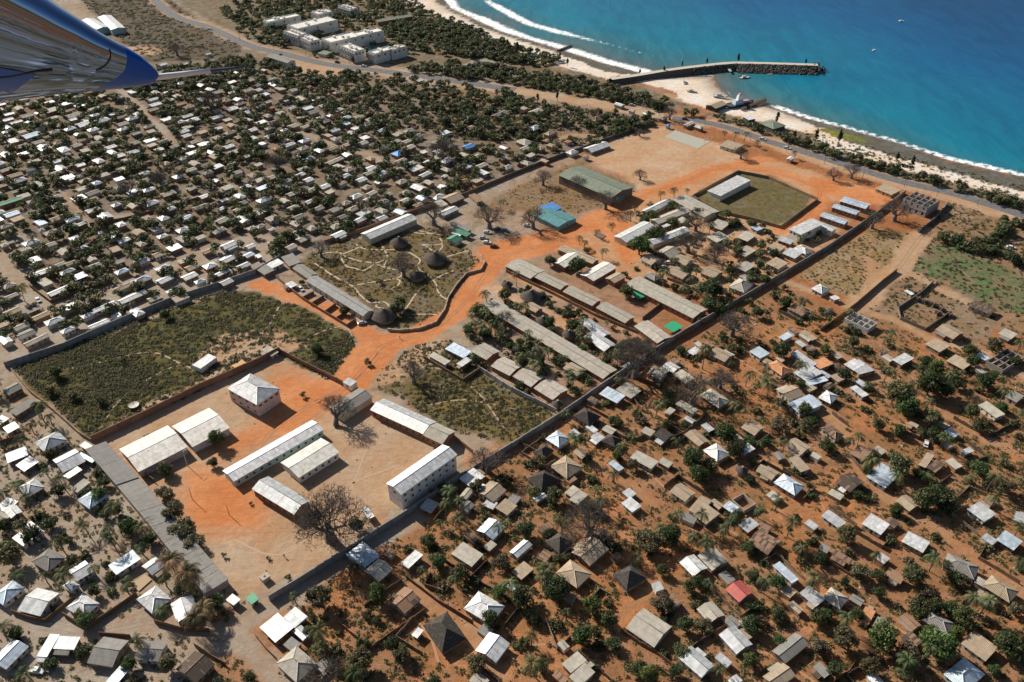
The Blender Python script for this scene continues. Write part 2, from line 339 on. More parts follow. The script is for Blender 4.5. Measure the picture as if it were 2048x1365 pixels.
SANDS = ['780 -60 840 -60 860 -8 900 22 960 52 1040 82 1110 104 1180 132 1240 150 1220 158 1140 140 1060 118 980 82 900 45 850 22 812 4',
         '1240 150 1330 148 1425 151 1434 170 1458 192 1495 205 1540 214 1600 238 1650 258 1620 268 1540 248 1450 228 1370 205 1330 175 1250 158',
         '1640 262 1700 285 1800 318 1900 345 2048 385 2200 420 2200 432 2048 400 1960 378 1830 345 1700 308 1630 278']
REEFS = ['850 -60 900 18 1000 62 1100 92 1200 124 1320 152 1240 152 1180 134 1110 106 1040 84 960 54 900 24 862 -6 840 -60',
         '1500 200 1536 210 1600 233 1700 259 1800 287 1900 320 2048 354 2200 392 2200 420 2048 386 1900 346 1800 319 1700 286 1650 262 1600 242 1540 218']
SHORE = line('620 -260 760 -150 850 -50 902 14 1000 60 1100 90 1200 122 1290 146 1330 151 1428 152 1437 170 1460 192 1498 204 1536 209 1600 231 1700 257 1800 285 1900 318 2048 351 2200 390 2700 500')
SEAPOLY = np.vstack([SHORE, line('3200 400 3000 -150 1500 -250 620 -330')])
def sea_sd(x, y):
    d = segdist(x, y, SHORE); return np.where(inpoly(x, y, SEAPOLY), d, -d)

def ground():
    zl = [(n, s, g, a, line(o)) for n, s, g, a, o in ZONES]; rl = [(n, s, wd, line(o)) for n, s, wd, o in ROADS]
    sl = [line(o) for o in SANDS]; fl = [line(o) for o in REEFS]
    names = ['ground', 'scrub_field', 'school_yard', 'sports_field', 'grass_plot', 'vegetable_plot', 'dirt_road', 'beach', 'reef_flat']
    verts = {n: [] for n in names}; faces = {n: [] for n in names}; cols = {n: [] for n in names}; grs = {n: [] for n in names}; cnt = {n: 0 for n in names}
    for y0, y1, x0, x1, c in ((110, 400, -280, 280, 1.25), (400, 720, -520, 560, 2.0), (720, 1640, -1000, 1240, 4.0), (-1400, 110, -1400, 1400, 35.0), (110, 400, -1400, -280, 20.0), (110, 400, 280, 1400, 20.0), (400, 720, -1400, -520, 20.0)):
        nx, ny = max(1, round((x1 - x0) / c)), max(1, round((y1 - y0) / c))
        X, Y = np.meshgrid(np.linspace(x0, x1, nx + 1), np.linspace(y0, y1, ny + 1)); X = X.ravel(); Y = Y.ravel()
        sd = sea_sd(X, Y)
        wx = X + wob(X, Y) * 2.2 + (vnoise(X, Y, 3.2, 1) - .5) * 3.0; wy = Y + wob(X, Y, 2) * 2.2 + (vnoise(X, Y, 3.2, 2) - .5) * 3.0
        # default: red earth towards the right, paler towards the left
        t = np.clip((X / np.maximum(Y, 1) + .05) * 3.0, 0, 1)[:, None]
        C = (1 - t) * np.array(GREYT) + t * np.array(RED); G = np.tile(np.array([*OLV, .45]), (len(X), 1)); N = np.zeros(len(X), int)
        for n, s, g, a, pl in zl:
            m = inpoly(wx, wy, pl); N[m] = names.index(n)
            k = m.astype(float)
            if len(X) > 20000:
                b0, b1 = pl.min(0) - 16, pl.max(0) + 16; q = (X > b0[0]) & (X < b1[0]) & (Y > b0[1]) & (Y < b1[1]); amp = 5.5 if s == ORG else 1.6
                for jx, jy in ((1, .3), (-.8, .6), (.2, -1), (-.5, -.7), (.9, -.6)): k[q] += inpoly(wx[q] + jx * amp, wy[q] + jy * amp, pl)
                k /= 6
            k = k[:, None]; C = C * (1 - k) + np.array(s) * k; G = G * (1 - k) + np.array((*g, a)) * k
        if y1 <= 110: G[:, 3] = .25 + .4 * vnoise(X, Y, 40, 2)
        # red earth showing through in the crowded lower village
        pat = vnoise(X, Y, 22, 5) * .7 + vnoise(X, Y, 7, 6) * .3; mm = (pat > .62) & (N == 0) & (X > -60) & (Y < 330); C[mm] = C[mm] * .5 + np.array(ORG) * .5
        for n, s, wd, pl in rl:
            d = segdist(wx, wy, pl); h = wd / 2; m = d < h
            k = np.clip((h + 1.6 - d) / 2.6, 0, 1)[:, None]; C = C * (1 - k) + np.array(s) * k; G[:, 3] *= 1 - .95 * k[:, 0]; N[m] = 6
        for pl in fl:
            m = inpoly(wx, wy, pl); C[m] = np.array((.155, .13, .105)); G[m] = (.07, .07, .045, .5); N[m] = 8
        alg = inpoly(wx, wy, line('1640 252 1700 268 1745 284 1720 286 1660 270 1620 258')); G[alg] = (.17, .20, .035, .62)
        for pl in sl:
            m = inpoly(wx, wy, pl); C[m] = SAND; G[m] = (.22, .17, .11, .33); N[m] = 7
        wet = np.clip((sd + 14) / 12, 0, 1)[:, None] * (N == 7)[:, None]; C = C * (1 - .5 * wet)
        Z = -1.0 * np.clip((sd + 14) / 14, 0, 1) - np.clip(sd / 20, 0, 1) * 3
        F = (np.arange(ny)[:, None] * (nx + 1) + np.arange(nx)).ravel(); F = np.stack([F, F + 1, F + nx + 2, F + nx + 1], 1)
        F = F[sd[F].min(1) < 25]; fn = N[F[:, 0]]
        for i, n in enumerate(names):
            f = F[fn == i]
            if not len(f): continue
            u, inv = np.unique(f.ravel(), return_inverse=True)
            verts[n].append(np.stack([X[u], Y[u], Z[u]], 1)); faces[n].append(inv.reshape(-1, 4) + cnt[n]); cnt[n] += len(u)
            cols[n].append(C[u]); grs[n].append(G[u])
    for n in names:
        if not verts[n]: continue
        me = make_mesh(n, np.vstack(verts[n]), np.vstack(faces[n]), [M['soil']])
        c = np.vstack(cols[n]); a = me.attributes.new('col', 'FLOAT_COLOR', 'POINT'); a.data.foreach_set('color', np.c_[c, np.ones(len(c))].astype(np.float32).ravel())
        a = me.attributes.new('grass', 'FLOAT_COLOR', 'POINT'); a.data.foreach_set('color', np.vstack(grs[n]).astype(np.float32).ravel())
        tag(link(n, me), kind='structure')
ground()

def sea():
    V = []; F = []; C = []; FO = []; cnt = 0
    for x0, x1, y0, y1, c in ((-700, 900, 300, 1700, 5.0), (900, 3000, 300, 1700, 50.0), (-3000, 3000, 1700, 6500, 100.0)):
        nx, ny = int((x1 - x0) / c), int((y1 - y0) / c)
        X, Y = np.meshgrid(x0 + c * np.arange(nx + 1), y0 + c * np.arange(ny + 1)); X = X.ravel().astype(float); Y = Y.ravel().astype(float); sd = sea_sd(X, Y)
        if y0 >= 1700: sd = np.full(len(X), 900.0)
        f = (np.arange(ny)[:, None] * (nx + 1) + np.arange(nx)).ravel(); f = np.stack([f, f + 1, f + nx + 2, f + nx + 1], 1); f = f[sd[f].max(1) > -6]
        u, inv = np.unique(f.ravel(), return_inverse=True); V.append(np.stack([X[u], Y[u], np.full(len(u), -1.0)], 1)); F.append(inv.reshape(-1, 4) + cnt); cnt += len(u)
        x, y, s = X[u], Y[u], sd[u]; s2 = s + (vnoise(x, y, 60, 3) - .5) * 40
        cl = np.array([[.10, .13, .12], [.03, .15, .18], [.004, .165, .25], [.002, .095, .23], [.001, .052, .155]]); st = [-5, 22, 70, 260, 480]
        sr = s2 - np.clip((x - 150) / 400, 0, 1) * -120      # deeper water sooner towards the right
        C.append(np.stack([np.interp(sr, st, cl[:, k]) for k in range(3)], 1))
        left = x < P(1330, 150)[0]; har = inpoly(x, y, line('1300 140 1470 118 1670 130 1660 150 1540 212 1430 215 1300 170'))
        w1 = np.where(left, 11, 6.0) * (0.7 + .6 * vnoise(x, y, 45, 8)); fo = 1 - np.abs(s - w1 * .4) / (w1 * .8)
        fo = np.where(har, fo - .5, fo); f2 = 1 - np.abs(s - 30 - 12 * vnoise(x, y, 80, 9)) / 8 - 1.6 * np.clip(.62 - vnoise(x, y, 110, 4), 0, 1); fo = np.where(left, np.maximum(fo, f2), fo); FO.append(np.maximum(fo, -3))
    me = make_mesh('sea', np.vstack(V), np.vstack(F), [M['sea']])
    c = np.vstack(C); a = me.attributes.new('col', 'FLOAT_COLOR', 'POINT'); a.data.foreach_set('color', np.c_[c, np.ones(len(c))].astype(np.float32).ravel())
    a = me.attributes.new('foam', 'FLOAT', 'POINT'); a.data.foreach_set('value', np.concatenate(FO).astype(np.float32)); tag(link('sea', me), kind='structure')
sea()

def ribbon(name, pl, w, z, mat, col=(1, 1, 1, 1), kind='structure', h=0.0):
    pl = np.asarray(pl, float); d = np.gradient(pl, axis=0); nrm = np.stack([-d[:, 1], d[:, 0]], 1); nrm /= np.linalg.norm(nrm, axis=1)[:, None]
    a, b = pl + nrm * w / 2, pl - nrm * w / 2; m = MB()
    for i in range(len(pl) - 1):
        m.face([(*b[i], z), (*b[i + 1], z), (*a[i + 1], z), (*a[i], z)], col)
    return m
def smooth_line(pl, n=6):
    out = []; P4 = np.vstack([2 * pl[0] - pl[1], pl, 2 * pl[-1] - pl[-2]])
    for i in range(1, len(P4) - 2):
        for k in range(n):
            t = k / n; p0, p1, p2, p3 = P4[i - 1:i + 3]
            out.append(.5 * (2 * p1 + (p2 - p0) * t + (2 * p0 - 5 * p1 + 4 * p2 - p3) * t * t + (3 * p1 - p0 - 3 * p2 + p3) * t ** 3))
    out.append(P4[-2]); return np.array(out)
road_pl = smooth_line(line('285 -25 345 30 420 56 500 92 560 106 650 128 760 142 860 156 960 170 1030 180'))
m = ribbon('r', road_pl, 9.0, .05, None); tag(m.build('paved_road', [M['asphalt']]), kind='structure')
road_pl2 = smooth_line(line('1345 236 1400 243 1460 257 1536 283 1600 302 1700 333 1800 363 1900 386 1970 407 2060 436 2250 496'))
m = ribbon('r', road_pl2, 7.5, .05, None); tag(m.build('paved_road', [M['asphalt']]), kind='structure')
# ---------------------------------------------------------------- inventory (quarter-pixel readings per sheet of the survey)
# kind,colour,Lx,Ly,Nx,Ny,Rx,Ry : eave corners left, near, right;  g1 ridge along left-near, g2 ridge along near-right, h hipped, p single slope
NEAR = {
(0,1024): """g1 w 20 -10 90 50 190 0;g1 g -80 30 0 100 75 45;p w 95 210 185 275 270 215;p s 175 125 285 210 360 160;h k 245 400 385 480 530 370;
g2 w 530 470 620 545 765 475;h s 505 595 575 650 635 590;p b 870 430 930 510 1125 380;h b -60 680 25 755 190 610;g1 w 135 790 320 835 480 650;
h w 525 770 665 855 800 735;h w 1095 700 1215 820 1370 700;g1 w 1365 740 1415 890 1590 810;g2 s 1135 435 1215 510 1320 430;g2 b -70 1200 50 1270 220 1080;
p w 300 1155 380 1165 475 985;p w 430 1090 595 1110 640 1010;g1 k 695 1210 900 1245 1030 1030;g1 k 1075 1180 1270 1200 1345 1045;g2 r 1390 1265 1570 1360 1735 1215;
p b 835 1365 915 1395 1040 1270;p G 1970 690 2010 750 2070 700;p w 1800 705 1870 745 1930 700""",
(512,1024): """h b 725 340 860 460 990 350;g2 g 870 475 980 570 1090 460;p w 1145 410 1215 445 1350 350;p g 1560 335 1725 440 1820 345;
g2 b 1750 150 1895 215 2010 120;g2 r 1040 710 1190 800 1340 700;h w 1660 775 1875 900 1995 755;g2 w 1755 1110 1920 1210 2030 1055;h d 1320 910 1495 1110 1700 1010;
p w 20 925 155 1040 310 930;p s 205 850 310 925 420 840;h g 155 1215 325 1370 495 1220;p w 1235 985 1285 1005 1350 950;g1 g 1700 1350 1790 1425 1870 1350;p w 830 -20 905 55 960 35""",
(1024,1024): """g2 w -30 320 40 365 170 265;h d 270 240 380 340 500 245;g2 t 475 325 620 435 775 300;h t 350 490 520 615 635 500;h d 800 500 920 625 1080 530;
p t -10 480 75 540 180 460;g1 w 1340 405 1450 520 1565 450;g1 g 1480 350 1600 470 1740 400;g1 R 1700 620 1815 720 1940 645;p r 1215 690 1290 770 1365 740;
g1 g 1460 775 1580 880 1720 830;g1 g 920 930 1140 1095 1270 920;g1 s 1660 985 1795 1145 1920 1060;g1 s 1340 1165 1515 1340 1610 1230;p g 395 1215 470 1290 600 1190;
p g 455 1320 540 1400 665 1285;p t 1440 20 1550 95 1670 20;p s 1830 110 1890 180 1960 100;g1 w 1725 1350 1780 1400 1850 1350""",
(1536,1024): """g1 r -160 245 0 350 95 235;p s 420 30 565 130 630 85;p w 755 95 905 190 970 105;p w 1075 235 1240 335 1285 250;p s 1605 -20 1730 90 1810 20;
p s 1940 60 2040 90 2100 40;p b 1810 220 1960 300 2050 240;h k 1395 430 1650 545 1690 440;h t 1725 590 1935 740 1995 640;g1 t 1655 690 1800 775 1825 690;
p b 40 430 190 575 245 540;p s 265 650 380 770 445 700;h g 425 690 575 775 655 690;p r 510 340 650 425 680 385;p r 930 505 1060 580 1100 520;p o 715 860 800 900 870 800;
p g 820 910 900 935 970 880;p t 1545 1055 1740 1200 1835 1090;h k 1215 870 1430 970 1505 890;p r 1080 1010 1160 1110 1220 1040;g2 k 30 1115 140 1215 325 1060;
g2 t -40 1320 60 1430 220 1310;p k 370 1240 450 1340 495 1290;h b 1380 1290 1560 1420 1760 1310;g1 w 760 1310 860 1370 950 1365""",
(0,683): """g2 k 5 390 70 430 190 370;p s -60 640 0 670 75 620;p w 25 690 60 740 155 690;h s 285 810 350 895 530 790;p b 40 900 60 975 230 915;p w 135 990 190 1050 300 970;
g2 w 415 950 505 1050 690 960;p w 515 1075 545 1110 650 1030;h s 145 1170 215 1255 355 1170;p s 640 830 690 875 735 840;p b 640 900 720 985 745 960;h b 620 1270 715 1345 865 1240;
p g 580 1180 620 1220 710 1130;p s -20 1330 50 1380 130 1290;p k 80 560 130 600 300 490""",
(512,683): """p b 1510 60 1660 135 1730 85;p g 1380 115 1510 190 1555 160;p w 1615 180 1650 210 1715 150;p w 1620 1095 1715 1165 1835 1085;g2 t 1755 1210 1895 1280 2015 1190;
p s 1310 1330 1400 1380 1460 1300;p t 1925 1330 2010 1400 2080 1320;g2 k 1625 1330 1690 1370 1750 1310;p g 50 65 120 125 175 90""",
(1024,683): """g1 t 405 215 520 280 595 230;p b 700 420 840 500 905 440;p g 840 385 950 465 1025 400;g1 g 1075 260 1190 305 1260 240;g1 w 1200 205 1290 255 1350 210;
p g 1310 265 1385 350 1440 300;p w 1395 80 1450 110 1520 75;g1 t 1560 100 1700 160 1785 110;p b 1900 80 1985 140 2060 100;p w 890 200 930 230 970 190;h g 1495 430 1655 535 1750 480;
p g 1310 500 1445 585 1485 550;p g 1225 570 1265 600 1300 550;h d 490 600 615 680 705 600;h b 265 780 375 850 470 780;p s 635 765 690 815 735 770;h d 730 795 830 860 870 790;
h d 120 1100 235 1210 385 1110;h d 180 890 250 950 325 870;h t 310 1000 440 1110 560 1010;g1 d 1140 750 1220 810 1290 750;g1 t 1390 745 1490 850 1570 800;g1 t 1830 690 1940 755 2025 690;
h w 1520 870 1640 960 1755 905;p w 1795 870 1850 920 1940 860;p g 945 930 1115 1025 1170 965;p b 765 975 855 1040 900 1015;g1 t 485 890 560 940 625 905;
p g 415 1210 470 1240 545 1185;p g 460 1265 525 1310 605 1230;g1 t 1260 1200 1385 1285 1475 1215;p w 880 1295 960 1375 1030 1320;p t 1410 1350 1500 1400 1600 1280;
g1 t 1950 1040 2060 1090 2100 1030;p b 1670 1320 1760 1365 1830 1330""",
(1536,683): """p s 190 95 330 215 380 185;p s 205 250 310 325 435 255;p b 310 325 340 360 475 310;p o 340 165 415 220 525 185;h o -20 190 110 275 200 235;p w 610 185 690 240 770 190;
p s 680 220 730 270 845 235;p w 990 145 1065 190 1170 140;p t 1250 20 1370 85 1460 45;p t 1420 155 1560 225 1640 180;p r 885 80 930 105 965 85;g2 t 90 400 170 485 270 425;
p b 165 500 260 590 425 510;p t 250 350 330 400 400 380;h w 400 450 500 500 570 440;p t 500 280 560 330 620 300;p w 670 370 750 455 790 430;p b 700 320 760 370 790 350;
h r 410 695 540 780 620 750;g1 t 135 825 265 905 350 850;p t 190 940 250 1060 310 1020;h b 50 1130 215 1240 290 1160;g1 t -60 1060 30 1115 90 1050;g1 r 535 1125 655 1205 780 1130;
p b 810 1085 950 1190 1030 1060;p r 665 900 760 960 820 880;p g 1690 510 1820 620 1885 585;p b 1410 720 1490 775 1530 745;p t 1115 660 1190 690 1215 670;p t 1195 985 1255 1010 1340 915;
p r 1280 1010 1345 1060 1405 985;p s 1545 880 1580 915 1640 875;p k 1895 440 1990 490 2048 440;g1 t 1025 1275 1130 1365 1215 1310;p b 1650 110 1740 150 1780 135;p t 470 80 560 140 600 130""",
(1024,342): """p w 1185 435 1215 455 1290 430;p g 1290 390 1340 430 1395 395;g2 g 1160 650 1265 705 1345 650;g1 t 1045 710 1115 765 1180 710;g1 t 1285 715 1390 765 1450 710;
g1 t 1255 810 1365 875 1430 820;g1 t 1520 815 1620 870 1680 810;p g 1585 440 1680 480 1735 425;p g 1805 530 1885 570 1945 520;p g 1790 650 1870 690 1950 640;p g 1790 770 1870 810 1945 760;
p g 1540 890 1640 945 1680 920;h g 1745 930 1865 985 1925 900;h k 1800 840 1900 900 1965 895;h k 1060 835 1140 885 1190 855;g1 t 105 1085 185 1140 245 1100;p b 1900 450 1960 480 2015 465;
p g 1570 530 1640 580 1720 530;g1 s 530 1215 720 1340 805 1305;g1 s 560 1330 740 1440 850 1395;g2 w 1060 325 1110 355 1265 240""",
(1536,342): """p s 75 555 180 590 215 560;p t -10 620 80 660 140 610;p s 115 660 215 705 275 660;h w 200 620 300 670 360 640;p t 0 740 85 795 145 740;p t 845 140 985 190 1075 160;
h w 340 940 430 985 505 950;p r 1600 1080 1780 1150 1825 1105;p r 150 1100 270 1160 340 1120;g1 t 1340 1270 1480 1350 1575 1300;p g 1830 1300 1940 1340 2010 1310;p b 85 1330 130 1360 200 1320;
p t 240 1290 360 1350 410 1340;p w 500 1010 530 1040 570 1020;p w 1080 960 1150 990 1180 985""",
(512,342): """g1 k 285 780 415 860 500 825;p k 190 690 270 760 370 735;p w 50 755 110 785 235 740;p k -10 770 60 840 135 800;p s 235 905 275 940 330 915;p G 1575 480 1680 530 1715 505;
g2 G 1520 545 1600 580 1655 545;g2 t 1475 220 1560 265 1665 215;g2 w 1450 340 1500 365 1625 305;p g 1420 250 1480 290 1540 270;p r 1665 200 1790 235 1850 235;p k 1535 420 1700 480 1740 465""",
(1024,0): """g2 w 575 1190 640 1225 785 1165;p t 1660 1165 1790 1205 1850 1165""",
}
# centre x, y, width, colour (capital L after the colour: a long one)
FAR = {
(0,342): "145 75 140 s,300 110 150 g,20 115 90 g,130 160 80 g,200 135 80 g,530 50 130 w,470 10 140 g,80 240 170 GL,655 140 100 g,450 205 110 g,630 215 130 s,460 275 110 w,270 240 120 g,1055 165 100 b,1145 80 120 g,1345 180 130 g,1210 255 130 w,1530 140 90 g,1640 200 100 w,1820 130 110 g,1730 75 70 s,1360 300 110 s,930 270 90 s,840 360 150 s,1790 230 80 w,1770 300 70 w,655 420 90 s,570 440 110 g,965 425 110 w,795 490 70 w,410 490 130 g,330 470 80 k,60 490 110 g,600 540 120 s,660 610 90 w,405 585 100 g,215 630 110 g,30 590 90 g,85 570 60 k,1255 460 110 g,1300 520 100 w,1130 580 110 g,1940 385 130 w,2030 330 70 w,1750 475 130 g,1600 530 100 g,1830 590 150 w,2005 600 90 w,1660 640 100 t,920 625 120 t,1270 665 120 t,730 700 110 g,480 745 90 g,565 735 100 t,960 725 80 k,315 815 190 wL,635 840 130 b,820 845 90 g,1130 870 170 s,1310 775 150 s,1470 715 110 g,1680 755 130 w,1820 705 130 s,1990 670 100 b,1950 755 120 s,1515 840 140 w,1600 880 100 b,1770 815 150 wL,485 950 190 wL,60 1010 150 gL,70 915 120 g,250 1110 130 k,1060 1005 210 wL,1240 1015 130 g,1360 960 60 w,1420 930 80 k,830 1085 180 wL,930 1155 90 w,700 1150 110 w,790 1220 150 wL,540 1270 120 w,20 1230 110 t,210 1305 150 k,290 1350 180 gL,2010 455 90 g",
(512,342): "590 45 100 g,900 15 100 g,975 90 70 w,1165 85 110 g,1300 130 140 w,1060 185 80 g,1195 170 100 g,925 175 100 g,690 95 80 t,290 180 110 g,590 165 90 g,720 255 100 g,300 290 110 g,130 375 120 g,30 330 110 w,35 440 90 g,125 465 50 w,545 405 100 t,440 455 110 g,640 440 120 g,315 500 120 g,375 540 130 g,660 505 130 w,690 365 90 k,145 570 120 g,280 605 110 g,20 680 70 w,1295 270 90 t,1660 80 90 o,1510 40 60 w",
(0,0): "1055 735 90 w,1230 700 60 w,1245 740 90 g,520 830 100 w,410 880 130 g,590 920 140 g,715 815 50 w,70 910 90 w,60 955 100 w,215 925 110 g,295 905 50 w,430 940 80 g,760 920 80 s,820 960 130 w,950 940 90 k,980 990 110 g,675 990 150 w,745 1035 100 w,560 1030 100 b,435 1055 110 g,250 1080 180 b,620 1075 70 w,100 1125 120 s,165 1170 120 g,305 1135 110 g,350 1180 140 w,510 1195 130 w,50 1235 120 w,530 1235 80 g,415 1255 90 g,885 1175 100 w,955 1245 100 w,1065 1215 100 s,790 1285 120 w,1000 1285 90 g,845 1325 110 g,630 1320 110 w,700 1350 100 g,480 1345 130 s,1040 855 90 t,1095 910 90 w,1240 835 110 w,1410 840 170 tL,1330 905 50 w,1360 800 70 w,1410 765 90 g,1620 795 90 b,1860 740 70 w,1980 720 110 t,1810 805 90 g,1855 870 110 w,1945 865 70 g,1440 975 90 w,1540 960 130 w,1745 1025 80 w,1850 1000 90 t,1985 960 90 g,1620 1055 90 t,1490 1085 90 w,1550 1135 90 g,1840 1060 110 g,1910 1095 90 g,1735 1100 100 t,1830 1170 100 w,1310 1130 110 g,1215 1160 90 g,1395 1170 90 g,1270 1195 90 w,1685 1215 90 w,1715 1250 110 t,1470 1265 90 g,1555 1305 110 g,1330 1305 90 t,1140 1315 50 w,1980 1245 90 w,1860 1310 80 w,2015 1215 80 w,1300 515 80 w,1480 510 60 w,1665 430 50 w,1890 580 50 w,1740 600 70 w,1940 605 80 g,1850 620 60 g",
(512,0): "65 560 60 g,360 790 110 g,95 815 70 g,240 805 50 w,290 865 80 s,120 860 70 o,95 925 90 g,195 900 80 g,355 940 70 g,530 845 70 w,515 940 80 s,590 925 60 w,560 970 90 g,520 780 70 g,645 740 70 g,575 750 60 o,465 800 40 b,300 1005 110 g,225 1040 70 s,315 1075 100 w,235 1120 70 g,475 1145 80 g,630 1110 90 g,730 1155 80 g,160 1190 70 o,60 1225 80 w,870 1100 90 w,1120 1130 90 g,1205 1130 90 g,1510 1060 100 w,1715 1020 90 t,1700 1170 120 B,1150 1220 150 B,1850 1185 80 g,1980 1180 80 w,1340 1215 70 w,1660 1235 90 g,1760 1255 110 g,1975 1265 80 g,630 1285 150 gL,20 1315 80 g,380 1350 110 g,910 1350 130 w,1280 1345 130 w,1150 1350 70 g,1520 1355 100 g,1240 610 50 w,1150 625 60 o,1200 660 50 w,1310 640 80 g,1950 910 150 kL",
(1024,0): "190 890 130 g,90 865 80 t,430 945 70 w,670 950 120 r,860 835 90 s,950 960 60 w,845 910 40 w,960 885 60 g,185 1020 120 s,300 1065 100 t,100 1135 150 g,320 1165 100 t,450 1130 70 o,230 1185 80 t,480 1215 110 w,150 1240 90 g,260 1285 80 t,40 1250 90 o,590 1250 60 t,1420 990 110 sL,1495 1015 80 s,1210 945 80 k,1250 1000 50 B,1065 910 40 w,1620 850 80 k",
(1536,0): "180 1265 70 w",
}
# photo-pixel readings (full frame)
BAOBABS = [(808,554,28,0),(868,450,30,0),(979,457,32,0),(643,514,22,0),(1086,371,20,0),(1156,382,20,0),(1211,419,25,0),(1066,457,28,0),(1280,360,14,0),(1375,505,30,0),(1391,462,24,0),(1429,524,24,1),
(1464,672,34,0),(1666,361,16,0),(1702,357,18,0),(1788,442,30,0),(1743,457,24,0),(828,767,30,0),(672,853,38,2),(662,1080,70,0),(977,945,38,0),(1270,755,48,1),(1384,808,42,0),(1440,778,30,0),
(1179,1075,52,0),(262,394,22,0),(325,376,20,1),(75,425,18,0),(885,325,26,1),(557,345,22,1),(425,225,24,1),(355,112,16,0),(1481,318,16,0),(1279,273,10,0),(1339,240,16,0),(648,1362,40,0),(805,525,14,0),(1010,650,20,0)]
# ---------------------------------------------------------------- houses
RC = {  # letter: roof colour, rust, words for the label, material
 'w': ((.74, .745, .74), .12, 'white sheet-metal', 'metal'), 's': ((.56, .58, .59), .15, 'silvery sheet-metal', 'metal'), 'b': ((.56, .66, .76), .05, 'bluish-white metal', 'metal'),
 'g': ((.47, .43, .355), .20, 'grey-beige sheet', 'cement'), 't': ((.43, .335, .23), .38, 'tan sheet', 'cement'), 'r': ((.34, .20, .12), .75, 'rusty brown', 'cement'),
 'k': ((.26, .25, .23), .12, 'dull grey', 'cement'), 'd': ((.095, .085, .078), 0, 'dark thatched', 'thatch'), 'R': ((.62, .12, .10), 0, 'red', 'metal'),
 'G': ((.03, .23, .13), 0, 'green', 'metal'), 'B': ((.07, .30, .68), 0, 'bright blue', 'metal'), 'o': ((.60, .27, .12), .3, 'orange', 'cement'),
 'T': ((.10, .33, .34), .1, 'teal', 'metal'), 'q': ((.23, .27, .20), .1, 'grey-green', 'metal'), 'W': ((.86, .82, .74), .02, 'cream-white', 'cement'), 'n': ((.24, .23, .22), .05, 'flat grey', 'cement'), 'N': ((.40, .40, .39), .08, 'grey', 'cement')}
FORM = {'g1': 'gabled', 'g2': 'gabled', 'h': 'hip-roofed', 'p': 'single-slope'}
WALLS = [(.34, .19, .10), (.30, .17, .095), (.42, .28, .18), (.55, .50, .43), (.38, .33, .28), (.62, .58, .5), (.27, .20, .15)]
FOOT = []      # footprints (cx, cy, ca, sa, a, b) to keep trees off
ROOFPIX = []   # roof outlines in the survey sheet

def roof_parts(mb, kind, a, b, he, rise, col, rust, t=.09, jit=0, cap=None):
    """a half length along local x, b half width along local y"""
    cap = cap or mb; k_ = random.uniform(.85, 1.1); c = (*[min(1, v * k_ * random.uniform(.985, 1.015)) for v in col], rust)
    if kind == 'p':
        z0, z1 = he, he + rise * .5
        mb.slab([(-a, -b, z0), (a, -b, z0), (a, b, z1), (-a, b, z1)], t, c, [(0, 2 * b), (2 * a, 2 * b), (2 * a, 0), (0, 0)])
        return
    hr = he + rise
    if kind in ('g1', 'g2'):
        sl = math.hypot(b, rise)
        for s in (-1, 1):
            mb.slab([(-a * s, -b * s, he), (a * s, -b * s, he), (a * s, 0, hr), (-a * s, 0, hr)], t, c, [(0, sl), (2 * a, sl), (2 * a, 0), (0, 0)])
        if t < .2: cap.tube([(-a, 0, hr + .02), (a, 0, hr + .02)], .11, 4, tuple(min(1, v * 1.25 + .05) for v in c[:3]) + (0,))
    else:
        r = max(a - b, 0.02) if a > b * 1.25 else .12; cp = tuple(min(1, v * 1.3 + .06) for v in c[:3]) + (0,)
        sl = math.hypot(b, rise); e1, e2 = (-r, 0, hr), (r, 0, hr)
        for s in (-1, 1):
            p, q = ((-r * s, 0, hr), (r * s, 0, hr))
            mb.slab([(-a * s, -b * s, he), (a * s, -b * s, he), q, p], t, c, [(0, sl), (2 * a, sl), (a + r, 0), (a - r, 0)])
            mb.slab([(a * s, -b * s, he), (a * s, b * s, he), (r * s, 0, hr)], t, c, [(0, sl), (2 * b, sl), (b, 0)])
        if t < .2:
            for sx in (-1, 1):
                for sy in (-1, 1): cap.tube([(a * sx, b * sy, he + .02), (r * sx, 0, hr + .03)], .10, 4, cp)
            cap.tube([(-r, 0, hr + .03), (r, 0, hr + .03)], .11, 4, cp)

def wall_parts(mb, kind, a, b, he, rise, col, inset):
    x, y = a - inset, b - inset; c = (*col, 0); z = he - .03 + (rise * inset / b if kind != 'p' else 0) - .10
    for p, q in (((-x, -y), (x, -y)), ((x, -y), (x, y)), ((x, y), (-x, y)), ((-x, y), (-x, -y))):
        zp = zq = z
        if kind == 'p': zp = he - .12 + rise * .25 * (1 + p[1] / b); zq = he - .12 + rise * .25 * (1 + q[1] / b)
        mb.face([(*p, -.1), (*q, -.1), (*q, zq), (*p, zp)], c)
    if kind in ('g1', 'g2'):
        for s in (-1, 1): mb.face([(x * s, -y * s, z), (x * s, y * s, z), (x * s, 0, he + rise - .12)], c)
    mb.face([(-x, -y, z - .25), (x, -y, z - .25), (x, y, z - .25), (-x, y, z - .25)], c)

def opening(parent, name, x, y, z, w, h, side, col, mat, d=.08):
    """side: 0 -y face, 1 +x face, 2 +y, 3 -x"""
    m = MB(); sz = (w, d, h) if side in (0, 2) else (d, w, h); m.box((0, 0, 0), sz, (*col, 0)); o = m.build(name, [mat], parent); o.location = (x, y, z); return o

